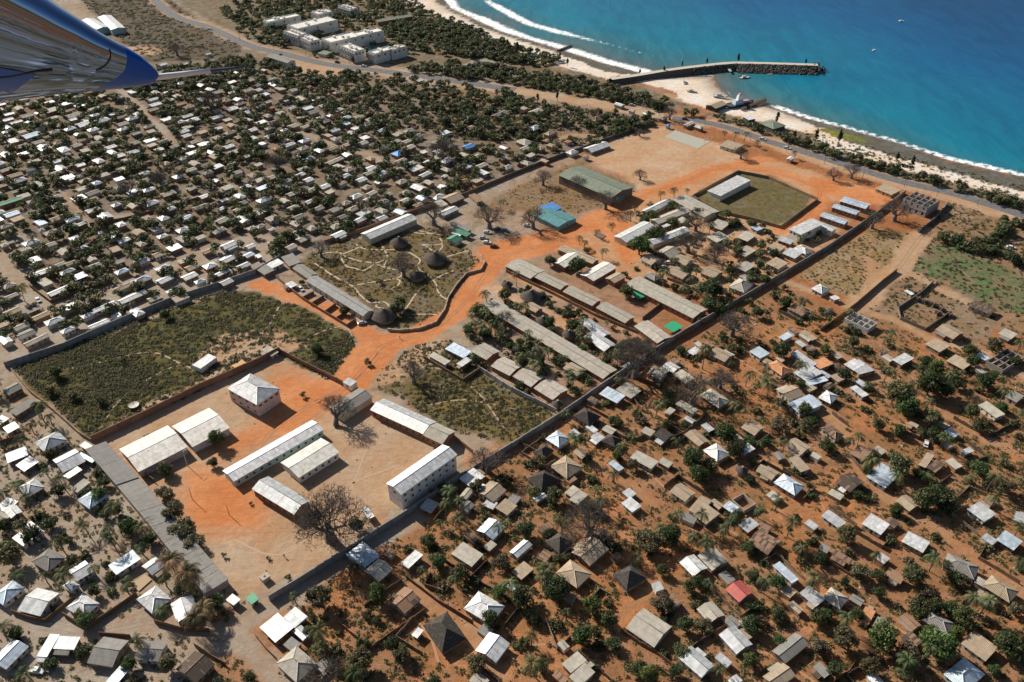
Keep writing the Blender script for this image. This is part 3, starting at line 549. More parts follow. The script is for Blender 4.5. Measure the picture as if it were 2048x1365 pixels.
def building(name, kind, cx, cy, ang, a, b, he, rise, rc, wallc=None, detail=0, inset=.4, openings=None, overhang_posts=False, rust=None, storeys=1):
    root = empty(name, (cx, cy, 0), ang)
    col, ru, _, mt = RC[rc]; wallc = wallc or random.choice(WALLS); ru = ru if rust is None else rust
    m = MB(); wall_parts(m, kind, a, b, he, rise, wallc, inset); m.build('wall', [M['wall']], root)
    m = MB(); cp_ = MB(); roof_parts(m, kind, a, b, he, rise, col, ru * random.uniform(.6, 1.3), .28 if mt == 'thatch' else .09, cap=cp_)
    if mt == 'thatch':
        for v in range(len(m.V)):
            p = m.V[v]; k = math.sin(p[0] * 3.1 + p[1] * 2.3) * .12; m.V[v] = (p[0] + k, p[1] - k, p[2])
    rf_ = m.build('roof', [M[mt]], root)
    if cp_.F: cp_.build('ridge_cap', [M[mt]], rf_)
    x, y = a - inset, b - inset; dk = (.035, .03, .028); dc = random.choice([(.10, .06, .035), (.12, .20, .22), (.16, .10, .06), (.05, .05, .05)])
    if openings:
        # openings: list of (side, count, w, h, z)
        for side, n, ow, oh, oz in openings:
            L = x if side in (0, 2) else y
            for i in range(n):
                t = -L + (i + .5) * 2 * L / n
                px, py = {0: (t, -y), 1: (x, t), 2: (t, y), 3: (-x, t)}[side]
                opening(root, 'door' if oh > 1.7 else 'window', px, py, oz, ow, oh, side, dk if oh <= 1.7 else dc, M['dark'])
    elif detail:
        # the faces turned to the camera: find the two with outward normals towards it
        sides = [(math.sin(ang) * 0 + (-math.cos(ang)) * 1, 0), (math.sin(ang), 1), (math.cos(ang), 2), (-math.sin(ang), 3)]
        nrm = {0: (math.sin(ang), -math.cos(ang)), 1: (math.cos(ang), math.sin(ang)), 2: (-math.sin(ang), math.cos(ang)), 3: (-math.cos(ang), -math.sin(ang))}
        vis = sorted(nrm, key=lambda s: nrm[s][0] * cx + nrm[s][1] * cy)[:2]
        for k, s in enumerate(vis):
            L = x if s in (0, 2) else y; f = lambda t: {0: (t, -y), 1: (x, t), 2: (t, y), 3: (-x, t)}[s]
            if k == 0:
                opening(root, 'door', *f(L * .05), .95, .9, 1.9, s, dc, M['plain'])
                if L > 2.2 and he > 1.9:
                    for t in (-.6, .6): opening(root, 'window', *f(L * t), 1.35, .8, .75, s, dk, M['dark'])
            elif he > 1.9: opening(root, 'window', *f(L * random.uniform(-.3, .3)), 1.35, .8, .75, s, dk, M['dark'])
    if name == 'house' and kind != 'h' and random.random() < .38:
        s_ = random.choice([-1, 1]); w_ = random.uniform(1.2, 2.0); l_ = a * random.uniform(.35, .8); x0 = random.uniform(-1, 1) * (a - l_); k2 = random.choice('tkrgsw'); c2, r2, _, m2 = RC[k2]; q2 = random.uniform(.75, 1); c2 = (*[v * q2 for v in c2], r2); yb, ye = s_ * (b - .15), s_ * (b + w_)
        m = MB(); q = [(x0 - l_, yb, he - .12), (x0 + l_, yb, he - .12), (x0 + l_, ye, he - .55), (x0 - l_, ye, he - .55)]; m.slab(q if s_ > 0 else q[::-1], .07, c2, [(0, 0), (2 * l_, 0), (2 * l_, w_), (0, w_)]); m.box((x0, s_ * (b + w_ * .42), (he - .6) / 2), (2 * l_ - .5, w_ * .7, he - .62), (*wallc, 0)); m.build('lean_to', [M[m2]], root)
    FOOT.append((cx, cy, math.cos(ang), math.sin(ang), a, b))
    cs, sn = math.cos(ang), math.sin(ang)
    ROOFPIX.append(np.array([pix((cx + u * a * cs - v * b * sn, cy + u * a * sn + v * b * cs, he)) for u, v in ((-1, -1), (1, -1), (1, 1), (-1, 1))] + [pix((cx, cy, he + rise))]))
    return root

def rect3(Lp, Np, Rp, h):
    l, n, r = P(*Lp, h), P(*Np, h), P(*Rp, h); u = n - l; v = r - n
    lu, lv = np.hypot(*u[:2]), np.hypot(*v[:2])
    au = math.atan2(u[1], u[0]); av = math.atan2(v[1], v[0]); d = (av - au - math.pi / 2 + math.pi) % (2 * math.pi) - math.pi
    au += d / 2; c = (l + r) / 2
    return c[0], c[1], au, lu / 2, lv / 2
def placed(name, kind, Lp, Np, Rp, h, rise, rc, **k):
    cx, cy, au, a, b = rect3(Lp, Np, Rp, h)
    if name != 'house' and kind[0] == 'g': rise *= .72
    if kind == 'g2': return building(name, kind, cx, cy, au + math.pi / 2, b, a, h, rise, rc, **k)
    if kind == 'h' and b > a: return building(name, kind, cx, cy, au + math.pi / 2, b, a, h, rise, rc, **k)
    return building(name, kind, cx, cy, au, a, b, h, rise, rc, **k)
HOUSES = []     # (root, size on the sheet, descriptor)
for (ox, oy), txt in NEAR.items():
    for rec in txt.replace('\n', '').split(';'):
        f = rec.split()
        if len(f) < 8: continue
        q = [float(v) / 4 for v in f[2:8]]; pts = [(ox + q[0], oy + q[1]), (ox + q[2], oy + q[3]), (ox + q[4], oy + q[5])]
        kind, rc = f[0], f[1]
        cx, cy, au, a, b = rect3(*pts, 2.3)
        he = 2.3 if max(a, b) > 3 else 2.0
        wd = min(a, b) if kind != 'g1' and kind != 'g2' else (b if kind == 'g1' else a)
        rise = {'g1': .32, 'g2': .32, 'h': .50 if rc not in 'd' else .75, 'p': .22}[kind] * wd
        o = placed('house', kind, *pts, he, rise, rc, detail=1 if oy > 300 or True else 0)
        HOUSES.append((o, a * b * scl(*pts[1]) ** 2, rc, kind, max(a, b) * 2, min(a, b) * 2, pts[1]))
farlist = []
for (ox, oy), txt in FAR.items():
    for rec in txt.split(','):
        f = rec.split(); x, y = ox + float(f[0]) / 4, oy + float(f[1]) / 4; wpx = float(f[2]) / 4; s = scl(x, y)
        wd = min(max(wpx / s / .70, 6.0), 19); rc = f[3][0]; lng = f[3].endswith('L')
        W = wd * (.27 if lng else random.uniform(.38, .46)); L = wd - W
        ang = R(47) + random.uniform(-.07, .07) + (0 if lng or random.random() < .8 else math.pi / 2)
        if x > 1000: ang = R(45 + random.choice([0, 90])) + random.uniform(-.06, .06)
        kind = random.choice(['g1', 'g1', 'g1', 'p', 'h', 'h'] if not lng else ['g1']); p = P(x, y, 2.6)
        farlist.append((wd * s, kind, rc, p[0], p[1], ang, L / 2, W / 2, (x, y)))
farlist.sort(key=lambda r: -r[0])
NIND = 296 - len(HOUSES)
for r in farlist[:max(NIND, 0)]:
    s_, kind, rc, cx, cy, ang, a, b, pt = r
    o = building('house', kind, cx, cy, ang, a, b, 2.4, {'g1': .27, 'h': .42, 'p': .2}[kind] * b, rc, detail=1)
    HOUSES.append((o, a * b * scl(*pt) ** 2, rc, kind, 2 * a, 2 * b, pt))
# everything smaller than that, and the houses of the crowded far quarter: one mass
stuff = {}
def mass_house(kind, rc, cx, cy, ang, a, b):
    col, ru, _, mt = RC[rc]; m = MB(); roof_parts(m, kind, a, b, 2.4, {'g1': .27, 'h': .42, 'p': .2}[kind] * b, col, ru * random.uniform(.6, 1.3)); n = len(m.F)
    m2 = MB(); wall_parts(m2, kind, a, b, 2.4, {'g1': .27, 'h': .42, 'p': .2}[kind] * b, random.choice(WALLS), .4)
    cs, sn = math.cos(ang), math.sin(ang)
    for mm, key in ((m, mt), (m2, 'wall')):
        t = stuff.setdefault(key, MB()); k = len(t.V); t.V += [(cx + x * cs - y * sn, cy + x * sn + y * cs, z) for x, y, z in mm.V]
        t.F += [tuple(i + k for i in f) for f in mm.F]; t.UV += mm.UV; t.C += mm.C; t.M += [{'metal': 0, 'cement': 1, 'thatch': 2, 'wall': 3}[key]] * len(mm.F)
    FOOT.append((cx, cy, cs, sn, a, b))
for r in farlist[max(NIND, 0):]: mass_house(*r[1:3], *r[3:8])
FA = np.array([f[:2] for f in FOOT])
print('houses', len(HOUSES))
FIELD = line('-60 150 100 145 290 135 560 165 700 230 900 290 1130 300 1000 355 840 425 720 460 500 555 330 620 120 680 -80 740')
LANES = [line(o) for n, s, wd, o in ROADS if n == 'dirt_road']
for _ in range(3600):
    x, y = random.uniform(-60, 1100), random.uniform(140, 730)
    p = P(x, y)[:2]
    if not inpoly(np.array([p[0]]), np.array([p[1]]), FIELD)[0]: continue
    if 560 < x < 780 and 470 < y: continue
    W = random.uniform(4.2, 5.6); L = random.uniform(5.5, 8.5)
    if np.min(np.hypot(FA[:, 0] - p[0], FA[:, 1] - p[1])) < 8.2: continue
    if min(segdist(p[:1], p[1:2], l)[0] for l in LANES) < 5: continue
    FA = np.vstack([FA, p]); ang = R(47) + random.uniform(-.08, .08) + (0 if random.random() < .8 else math.pi / 2)
    kind = random.choice(['g1', 'g1', 'p', 'h']); rc = random.choice('wwwssggggtkbgt')
    mass_house(kind, rc, p[0], p[1], ang, L / 2, W / 2)
for _ in range(1400):      # the town goes on behind and beside the aircraft
    x, y = random.uniform(-620, 260), random.uniform(-420, 380)
    if y > 60 and x > -170: continue
    if y > 130 and x > -300 - (y - 130) * .2: continue
    p = np.array([x, y])
    if np.min(np.hypot(FA[:, 0] - x, FA[:, 1] - y)) < 12: continue
    FA = np.vstack([FA, p]); mass_house(random.choice(['g1', 'p', 'h']), random.choice('wwsgtkwb'), x, y, R(47) + random.choice([0, math.pi / 2]), random.uniform(3.5, 5), random.uniform(2.3, 3))
allm = MB()
for key, t in stuff.items():
    k = len(allm.V); allm.V += t.V; allm.F += [tuple(i + k for i in f) for f in t.F]; allm.UV += t.UV; allm.C += t.C; allm.M += t.M
tag(allm.build('distant_houses', [M['metal'], M['cement'], M['thatch'], M['wall']]), 'crowded small tin and sheet roofs of the far quarter among dark trees', 'houses', kind='stuff')

SHEDS = []
def add_sheds():
    wp = line('1690 640 1560 575 1440 650 1240 770 1110 850 1024 905 700 1110 560 1205 540 1420 2100 1420 2100 760 2048 700 1900 680'); hs = [h for h in HOUSES if inpoly(np.array([h[0].location.x]), np.array([h[0].location.y]), wp)[0]]
    random.shuffle(hs)
    for o, sz, rc, kind, L, W, pt in hs[:110]:
        a = random.uniform(0, 6.28); d = L * .5 + random.uniform(2.6, 5); x, y = o.location.x + math.cos(a) * d, o.location.y + math.sin(a) * d; F_ = np.array([f[:2] for f in FOOT])
        if np.min(np.hypot(F_[:, 0] - x, F_[:, 1] - y)) < 4.2 or min(segdist(np.array([x]), np.array([y]), l)[0] for l in LANES) < 3.5: continue
        k = random.choice(['p', 'p', 'g1']); c = random.choice('trkrgs'); q = building('shed', k, x, y, o.rotation_euler.z + random.uniform(-.2, .2), random.uniform(1.5, 2.7), random.uniform(1.2, 1.9), 1.8, .35, c, inset=.12); q['category'] = 'shed'; q['group'] = 'small sheds in the village yards'
        SHEDS.append((q, {'t': 'tiny tan', 'r': 'tiny rusty', 'k': 'tiny dull grey', 'g': 'tiny beige', 's': 'tiny silvery'}[c] + (' gabled' if k == 'g1' else ' single-slope') + ' shed', pix((x, y, 1.7))))
add_sheds()
# ---------------------------------------------------------------- larger buildings, each with its own label
def big(name, label, cat, kind, o, z, h, rise, rc, group=None, **k):
    q = [v / 4 for v in z]; pts = [(o[0] + q[0], o[1] + q[1]), (o[0] + q[2], o[1] + q[3]), (o[0] + q[4], o[1] + q[5])]
    r = placed(name, kind, *pts, h, rise, rc, **k); return tag(r, label, cat, group)
WH = (.74, .72, .66); CRM = (.62, .55, .42); BRK = (.30, .15, .09); TEALW = (.45, .60, .56)
A0, A1, A2, A3 = (0, 1024), (0, 683), (512, 683), (512, 342)
LM = []   # landmarks: phrase, survey position
def lm(ph, x, y): LM.append((ph, x, y))
G = 'buildings of the walled school'
big('school_block', 'long white three-storey block with a bright metal gable roof beside the long grey wall', 'school building', 'g2', A2, (1030, 1135, 1155, 1222, 1622, 910), 8.2, 1.7, 'w', G, wallc=WH, openings=[(2, 8, .9, 1.0, 6.4), (2, 8, .9, 1.0, 3.6), (2, 8, .9, 1.0, 1.4), (0, 8, .9, 1.0, 6.4), (0, 8, .9, 1.0, 3.6), (3, 1, 1.0, 1.0, 6.4)])
lm('the white three-storey school block', 845, 965)
big('school_block', 'square two-storey pink-and-white building with a grey hipped roof on orange ground', 'school building', 'h', (0, 0), (456 * 4, 777 * 4, 513 * 4, 812 * 4, 558 * 4, 779 * 4), 6.6, 2.6, 's', G, wallc=(.62, .46, .42), openings=[(0, 4, 1.4, .9, 5.0), (3, 4, 1.4, .9, 5.0), (0, 4, 1.2, .9, 1.8), (3, 4, 1.2, .9, 1.8), (2, 4, 1.4, .9, 5.0), (1, 4, 1.4, .9, 5.0)])
lm('the square two-storey building', 508, 800)
big('school_block', 'long narrow white-roofed classroom row with teal walls beside the orange yard', 'school building', 'g2', A1, (1770, 1030, 1865, 1115, 2600, 710), 3.4, 1.3, 'w', G, wallc=TEALW, openings=[(2, 12, .9, 2.0, 1.05), (0, 12, .9, 1.0, 1.6)])
lm('the long white classroom row', 545, 905)
big('school_block', 'medium classroom block with a cream roof slope and a row of dark doors', 'school building', 'g2', A2, (205, 972, 342, 1100, 658, 885), 3.4, 1.5, 'W', G, wallc=WH, openings=[(2, 7, 1.0, 2.0, 1.05), (0, 6, 1.0, 1.0, 1.6)])
big('school_block', 'wide cream-white roofed block next to the tall brown wall and the two-storey building', 'school building', 'g2', A1, (1360, 680, 1545, 835, 1855, 690), 3.6, 2.0, 'W', G, wallc=(.62, .50, .46), openings=[(2, 5, 1.2, 1.0, 1.7)])
big('school_block', 'cream-white roofed block with stepped roof panels touching the long grey workshop roof', 'school building', 'g2', A1, (945, 862, 1110, 1040, 1510, 845), 3.6, 2.0, 'W', G, wallc=(.60, .45, .42), openings=[(2, 6, 1.2, 1.0, 1.7)])
lm('the stepped cream school roof', 305, 895)
big('school_block', 'dark grey weathered classroom roof with a white far slope behind the leaning dead baobab', 'school building', 'g2', A2, (575, 530, 690, 600, 940, 440), 3.4, 1.5, 'k', G, wallc=CRM, openings=[(2, 6, 1.0, 1.0, 1.6)])
big('school_block', 'long silvery-grey gabled classroom block backing onto the scrub, with a brick base', 'school building', 'g1', A2, (915, 548, 1335, 745, 1440, 645), 3.6, 2.1, 's', G, wallc=BRK, openings=[(0, 8, 1.0, 1.0, 1.7)])
big('school_block', 'short grey gabled classroom at the end of the long silvery block', 'school building', 'g1', A2, (1342, 750, 1490, 830, 1590, 722), 3.6, 2.1, 'g', G, wallc=BRK, openings=[(0, 3, 1.0, 1.0, 1.7)])
big('school_block', 'pale grey gabled hall half hidden by the big spreading baobab', 'school building', 'g1', A2, (0, 1168, 285, 1410, 400, 1290), 3.6, 1.9, 's', G, wallc=BRK, openings=[(0, 6, 1.0, 1.0, 1.7)])
GW = 'long strip roof beside the school yard'
def strip_building(label, q, h, rc, seed):
    p = [P(x, y, h) for x, y in q]; c = sum(p) / 4; r = tag(empty('workshop', (c[0], c[1], 0)), label, 'workshop', GW); col, ru, _, mt = RC[rc]; L = float(np.hypot(*(p[1] - p[0])[:2])); W = float(np.hypot(*(p[2] - p[1])[:2]))
    d = [(v[0] - c[0], v[1] - c[1]) for v in p]; m = MB(); zz = [h, h, h + .5, h + .5]; n = max(1, int(L / 9))      # outline: far inland, near inland, near yard, far yard
    lerp = lambda a, b, t: (a[0] + (b[0] - a[0]) * t, a[1] + (b[1] - a[1]) * t)
    for k in range(n):
        t0, t1 = k / n, (k + 1) / n - .004; dz = random.uniform(0, .07); kk = random.uniform(.88, 1.1)
        m.slab([(*lerp(d[0], d[1], t0), zz[0] + dz), (*lerp(d[0], d[1], t1), zz[1] + dz), (*lerp(d[3], d[2], t1), zz[2] + dz), (*lerp(d[3], d[2], t0), zz[3] + dz)], .1, (*[v * kk for v in col], ru * seed), [(t0 * L, W), (t1 * L, W), (t1 * L, 0), (t0 * L, 0)])
    m.build('roof', [M[mt]], r); m = MB(); e = [(x * .985, y * .985) for x, y in d]
    for i in range(4): a, b = e[i], e[(i + 1) % 4]; m.face([(*a, -.1), (*b, -.1), (*b, zz[(i + 1) % 4] - .12), (*a, zz[i] - .12)], (.48, .38, .34, 0))
    m.build('wall', [M['wall']], r)
    for i in range(int(L / 7)): t = (i + .5) / int(L / 7); pt = lerp(e[3], e[2], t); o = opening(r, 'window', pt[0], pt[1], 1.6, 1.2, .9, 0, (.035, .03, .028), M['dark'], .3); o.rotation_euler = (0, 0, math.atan2(e[2][1] - e[3][1], e[2][0] - e[3][0]))
    cs_, sn_ = (d[1][0] - d[0][0]) / L, (d[1][1] - d[0][1]) / L; FOOT.append((c[0], c[1], cs_, sn_, L / 2, W / 2)); ROOFPIX.append(np.array(list(q) + [pix(c)]))
strip_building('smooth dark grey end of the long strip roof, next to the tall brown wall', [(170, 899), (232.5, 970.5), (278, 957), (212.5, 885)], 3.3, 'n', 1)
strip_building('middle length of the long strip roof with stained grey sheets and a dark seam', [(233, 971), (278, 1024.5), (326, 1010), (278.5, 957.5)], 3.0, 'k', 1)
strip_building('longest part of the strip roof, brown-striped grey sheets beside the thick palms', [(278.5, 1025), (410, 1189), (457.5, 1161.5), (326.5, 1010.5)], 2.9, 'k', 4.0)
lm('the long grey strip roof', 330, 1040)
big('gatehouse', 'tiny white gatehouse with a dark window where the orange road enters the school', 'gatehouse', 'p', A2, (700, 325, 757, 365, 800, 325), 2.8, .2, 's', wallc=WH, inset=.15, openings=[(0, 1, .8, .9, 1.5)])
lm('the little white gatehouse', 698, 768)
big('container_store', 'long narrow white storage shed standing alone in the scrubby field', 'shed', 'p', A1, (1525, 190, 1600, 212, 1745, 128), 2.6, .15, 'w', wallc=WH, inset=.05)
lm('the lone white shed in the scrub', 410, 718)
# courtyard of rows and the thatched garden
big('long_house', 'very long grey-roofed building along the garden with small walled yards in front', 'building', 'g1', A3, (410, 875, 845, 1170, 932, 1122), 3.2, 1.7, 'N', wallc=CRM, openings=[(0, 10, 1.0, 2.0, 1.05)])
lm('the long roof beside the thatched garden', 680, 597)
big('long_house', 'long white-and-grey roofed hall behind the garden with a bright ridge', 'building', 'g2', A3, (835, 502, 915, 548, 1292, 385), 3.6, 1.7, 'w', wallc=CRM, openings=[(2, 9, 1.2, 1.0, 1.8)])
lm('the white hall behind the thatched garden', 780, 455)
big('warehouse', 'large grey-green warehouse roof beside the bare sports ground', 'warehouse', 'g1', (1024, 342), (318, 45, 808, 190, 1025, 125), 5.5, 2.4, 'q', wallc=(.16, .13, .10), openings=[(1, 1, 4, 3.5, 1.8)])
lm('the green-grey warehouse', 1190, 360)
big('teal_house', 'teal-roofed house with a blue extension among baobabs on the orange square', 'house', 'g1', (1024, 342), (200, 350, 362, 465, 485, 380), 3.0, 1.2, 'T', wallc=(.25, .4, .42), detail=1)
big('teal_house', 'small bright blue roof joined to the back of the teal-roofed house', 'house', 'p', (1024, 342), (228, 292, 300, 345, 392, 300), 3.2, .8, 'B', wallc=(.25, .4, .42))
lm('the teal-roofed house', 1108, 435)
big('long_house', 'white flat-roofed hall with a colonnade inside the walled grass plot', 'hall', 'p', (1024, 342), (1570, 162, 1675, 207, 1900, 75), 3.8, .3, 'w', wallc=(.7, .66, .56), inset=.3, openings=[(2, 9, 1.6, 2.4, 1.3)])
lm('the white hall in the grass plot', 1458, 375)
Gc = 'parallel sheet-roofed rows of the brick quarter'
for i, (z, lab) in enumerate([((-55, 760, 145, 865, 258, 800), 'first of five beige roofed brick rows in a line, nearest the orange road fork'), ((185, 850, 385, 955, 452, 910), 'second of five beige roofed brick rows in a line, counting from the road'),
        ((410, 965, 640, 1085, 712, 1035), 'third of five beige roofed brick rows, the middle one of the line'), ((670, 1095, 905, 1220, 987, 1170), 'fourth of five beige roofed brick rows, beside the small yard with the green canopy'),
        ((950, 1245, 1170, 1365, 1302, 1328), 'last of five beige roofed brick rows, close to the long grey wall')]):
    big('brick_row', lab, 'brick row', 'g1', (1024, 342), z, 2.9, 1.0, 'g', Gc, wallc=BRK, openings=[(0, 8, .8, .9, 1.5)])
lm('the line of five brick rows', 1170, 600)
for z, lab in [((-330, 80, -205, 150, -95, 80), 'beige gabled roof at the scrub end of the four short brick houses'), ((-178, 200, -20, 272, 92, 195), 'second of the four short beige gabled brick houses beside the scrub'),
        ((0, 280, 150, 365, 275, 285), 'third of the four short beige gabled brick houses beside the scrub'), ((170, 375, 325, 470, 455, 385), 'last of the four short beige gabled brick houses, by two small thatched huts')]:
    big('brick_row', lab, 'brick house', 'g1', (1024, 683), z, 2.8, 1.2, 'g', Gc, wallc=BRK, openings=[(0, 5, .9, .6, 1.9)])
lm('the four short brick houses', 1030, 755)
big('long_house', 'very long beige-grey roof running from the palms down to the long grey wall', 'brick row', 'g1', (0, 0), (965 * 4, 612 * 4, 1204 * 4, 760 * 4, 1232 * 4, 741 * 4), 2.8, .9, 'g', Gc, wallc=BRK, openings=[(0, 14, .9, .8, 1.6)])
lm('the very long beige roof', 1100, 685)
big('long_house', 'wide long beige roof with dark stains beside the green canopy', 'hall', 'g1', (1024, 342), (905, 910, 1450, 1180, 1565, 1108), 3.2, 1.2, 'g', Gc, wallc=BRK, openings=[(0, 12, .9, .9, 1.7)])
lm('the stained long hall by the green canopy', 1330, 600)
big('long_house', 'tan sheet roof behind two parallel cream-sloped roofs near a lone palm', 'building', 'g1', (1024, 342), (370, 625, 640, 750, 692, 712), 2.9, 1.0, 't', Gc, wallc=BRK)
big('long_house', 'cream-sloped gabled roof beside a round dark tree near the orange road', 'building', 'g2', (1024, 342), (345, 735, 430, 785, 548, 680), 2.9, 1.2, 'W', Gc, wallc=BRK)
big('long_house', 'cream-sloped long gabled roof between the brick rows and a lone palm', 'building', 'g2', (1024, 342), (540, 830, 650, 882, 842, 775), 2.9, 1.2, 'W', Gc, wallc=BRK)
big('long_house', 'small tan gabled house attached seaward of the cream-sloped long roof', 'building', 'g2', (1024, 342), (745, 860, 820, 900, 912, 848), 2.8, 1.0, 't', Gc, wallc=BRK)
big('long_house', 'long bright-edged roof pointing at the orange square beside a round green tree', 'building', 'g2', (1024, 342), (805, 522, 915, 570, 1165, 450), 3.2, 1.2, 'w', 'market hall roofs', wallc=CRM)
big('long_house', 'grey roof continuing the bright-edged long roof toward the courtyard trees', 'building', 'g2', (1024, 342), (1135, 400, 1190, 440, 1400, 315), 3.2, 1.1, 'g', 'market hall roofs', wallc=CRM)
big('long_house', 'white scalloped long roof beside grey baobabs in the crowded courtyard', 'building', 'g2', (1024, 342), (1100, 565, 1150, 605, 1405, 470), 3.2, 1.0, 'w', 'market hall roofs', wallc=CRM)
big('long_house', 'long grey roof closing the courtyard next to the walled grass plot', 'building', 'g1', (1024, 342), (1272, 232, 1540, 370, 1665, 325), 3.2, 1.1, 'g', 'market hall roofs', wallc=CRM)
lm('the courtyard of long market roofs', 1330, 445)
Gb = 'three white-roofed barracks in a stepped row'
for z, lab in [((580, 240, 780, 310, 815, 270), 'white-roofed barrack farthest toward the sea of three in a stepped row'), ((510, 290, 705, 355, 738, 325), 'middle one of three stepped white-roofed barracks'), ((420, 360, 610, 435, 642, 400), 'white-roofed barrack nearest the white two-storey house')]:
    big('barrack', lab, 'barrack', 'g1', (1536, 342), z, 2.9, .9, 'b', Gb, wallc=(.3, .22, .18), openings=[(0, 6, .9, .9, 1.6)])
lm('the three stepped barracks', 1690, 425)
big('white_house', 'white two-storey flat-roofed house beside the stepped barracks', 'house', 'p', (1536, 342), (180, 470, 270, 520, 425, 425), 5.2, .4, 'w', wallc=WH, openings=[(0, 3, 1, 1, 3.8), (3, 3, 1, 1, 3.8), (2, 3, 1, 1, 3.8), (2, 3, 1, 1, 1.5)])
big('white_house', 'pale green-white long roof joined to the white two-storey house', 'house', 'g1', (1536, 342), (310, 402, 510, 485, 556, 462), 3.4, .8, 's', wallc=WH, detail=1)
# unfinished block building
def unfinished():
    cx, cy, au, a, b = rect3((1536 + 275, 342 + 55), (1536 + 320, 342 + 74), (1536 + 341, 342 + 58), 6.5)
    r = tag(empty('unfinished_building', (cx, cy, 0), au), 'unfinished two-storey grey block building with open rooms and no roof by the coast road', 'building'); c = (.36, .34, .32, 0)
    for z, nm in ((0, 'ground_storey'), (3.2, 'upper_storey')):
        m = MB()
        for i in range(5):
            x = -a + i * a / 2; m.box((x, 0, z + 1.55), (.25, 2 * b, 3.1), c) if i in (0, 4) or z > 1 else None
        for y in (-b, -b / 3, b / 3, b):
            for i in range(4):
                x0 = -a + i * a / 2; m.box((x0 + a * .09, y, z + 1.5), (a * .18, .26, 3.0), c); m.box((x0 + a * .42, y, z + 1.5), (a * .17, .26, 2.99), c)
                m.box((x0 + a * .25, y, z + 2.75), (a * .2, .24, .45), c); m.box((x0 + a * .25, y, z + .4), (a * .2, .24, .8), c)
        if z < 1: m.box((0, 0, 3.1), (2 * a + .6, 2 * b + .6, .16), c)
        m.build(nm, [M['wall']], r)
    m = MB()
    for i in range(26): m.box((random.uniform(-a, a), random.choice([-b, -b / 3, b / 3, b]), 6.6), (.22, .22, random.uniform(.4, 1.4)), c)
    m.build('column_stub', [M['wall']], r); FOOT.append((cx, cy, math.cos(au), math.sin(au), a, b))
unfinished(); lm('the unfinished block building', 1842, 402)
def frame_building(name, label, o, z, h, nx, ny, col, fill=False):
    q = [v / 4 for v in z]; cx, cy, au, a, b = rect3((o[0] + q[0], o[1] + q[1]), (o[0] + q[2], o[1] + q[3]), (o[0] + q[4], o[1] + q[5]), h)
    r = tag(empty(name, (cx, cy, 0), au), label, 'building shell'); c = (*col, 0)
    m = MB()
    for i in range(nx + 1): m.box((-a + 2 * a * i / nx, 0, h / 2), (.22, 2 * b, h), c)
    for j in range(ny + 1): m.box((0, -b + 2 * b * j / ny, h / 2 + .003), (2 * a + .22, .22, h + .006), c)
    m.build('wall', [M['wall']], r); FOOT.append((cx, cy, math.cos(au), math.sin(au), a, b)); return r
frame_building('roofless_building', 'roofless grid of white-topped room walls, long and narrow, by a dirt lane', (1536, 342), (610, 1180, 800, 1262, 880, 1215), 2.8, 4, 2, (.58, .56, .52)); lm('the roofless white-topped building', 1722, 645)
frame_building('roofless_building', 'roofless grey block building with open rooms among trees near the frame edge', (1536, 683), (1745, 155, 1880, 225, 2050, 130), 2.6, 3, 3, (.30, .27, .25))
frame_building('roofless_building', 'square roofless room with pale wall tops behind a blue lean-to roof', (1024, 683), (1750, 1265, 1860, 1340, 1960, 1300), 2.2, 1, 1, (.45, .38, .3))
for z, n in (((-5, 0, 60, 35, 130, 5), 1),): pass
def ruins():
    r = tag(empty('ruined_rooms', (*P(1838, 612)[:2], 0)), 'low roofless ruined room walls inside the dark walled plot', 'ruin'); o = P(1838, 612); m = MB()
    for k, (x, y) in enumerate([(1836, 602), (1852, 607), (1868, 613), (1884, 622), (1876, 630), (1900, 634)]):
        p = P(x, y) - o
        for s in (0, 1): m.box((p[0], p[1], 1.0), (3.4, .2, 2.0 - .4 * (k % 2)), (.25, .2, .17, 0), R(45 + 90 * s))
    m.build('wall', [M['wall']], r)
ruins(); lm('the ruined room walls', 1850, 618)
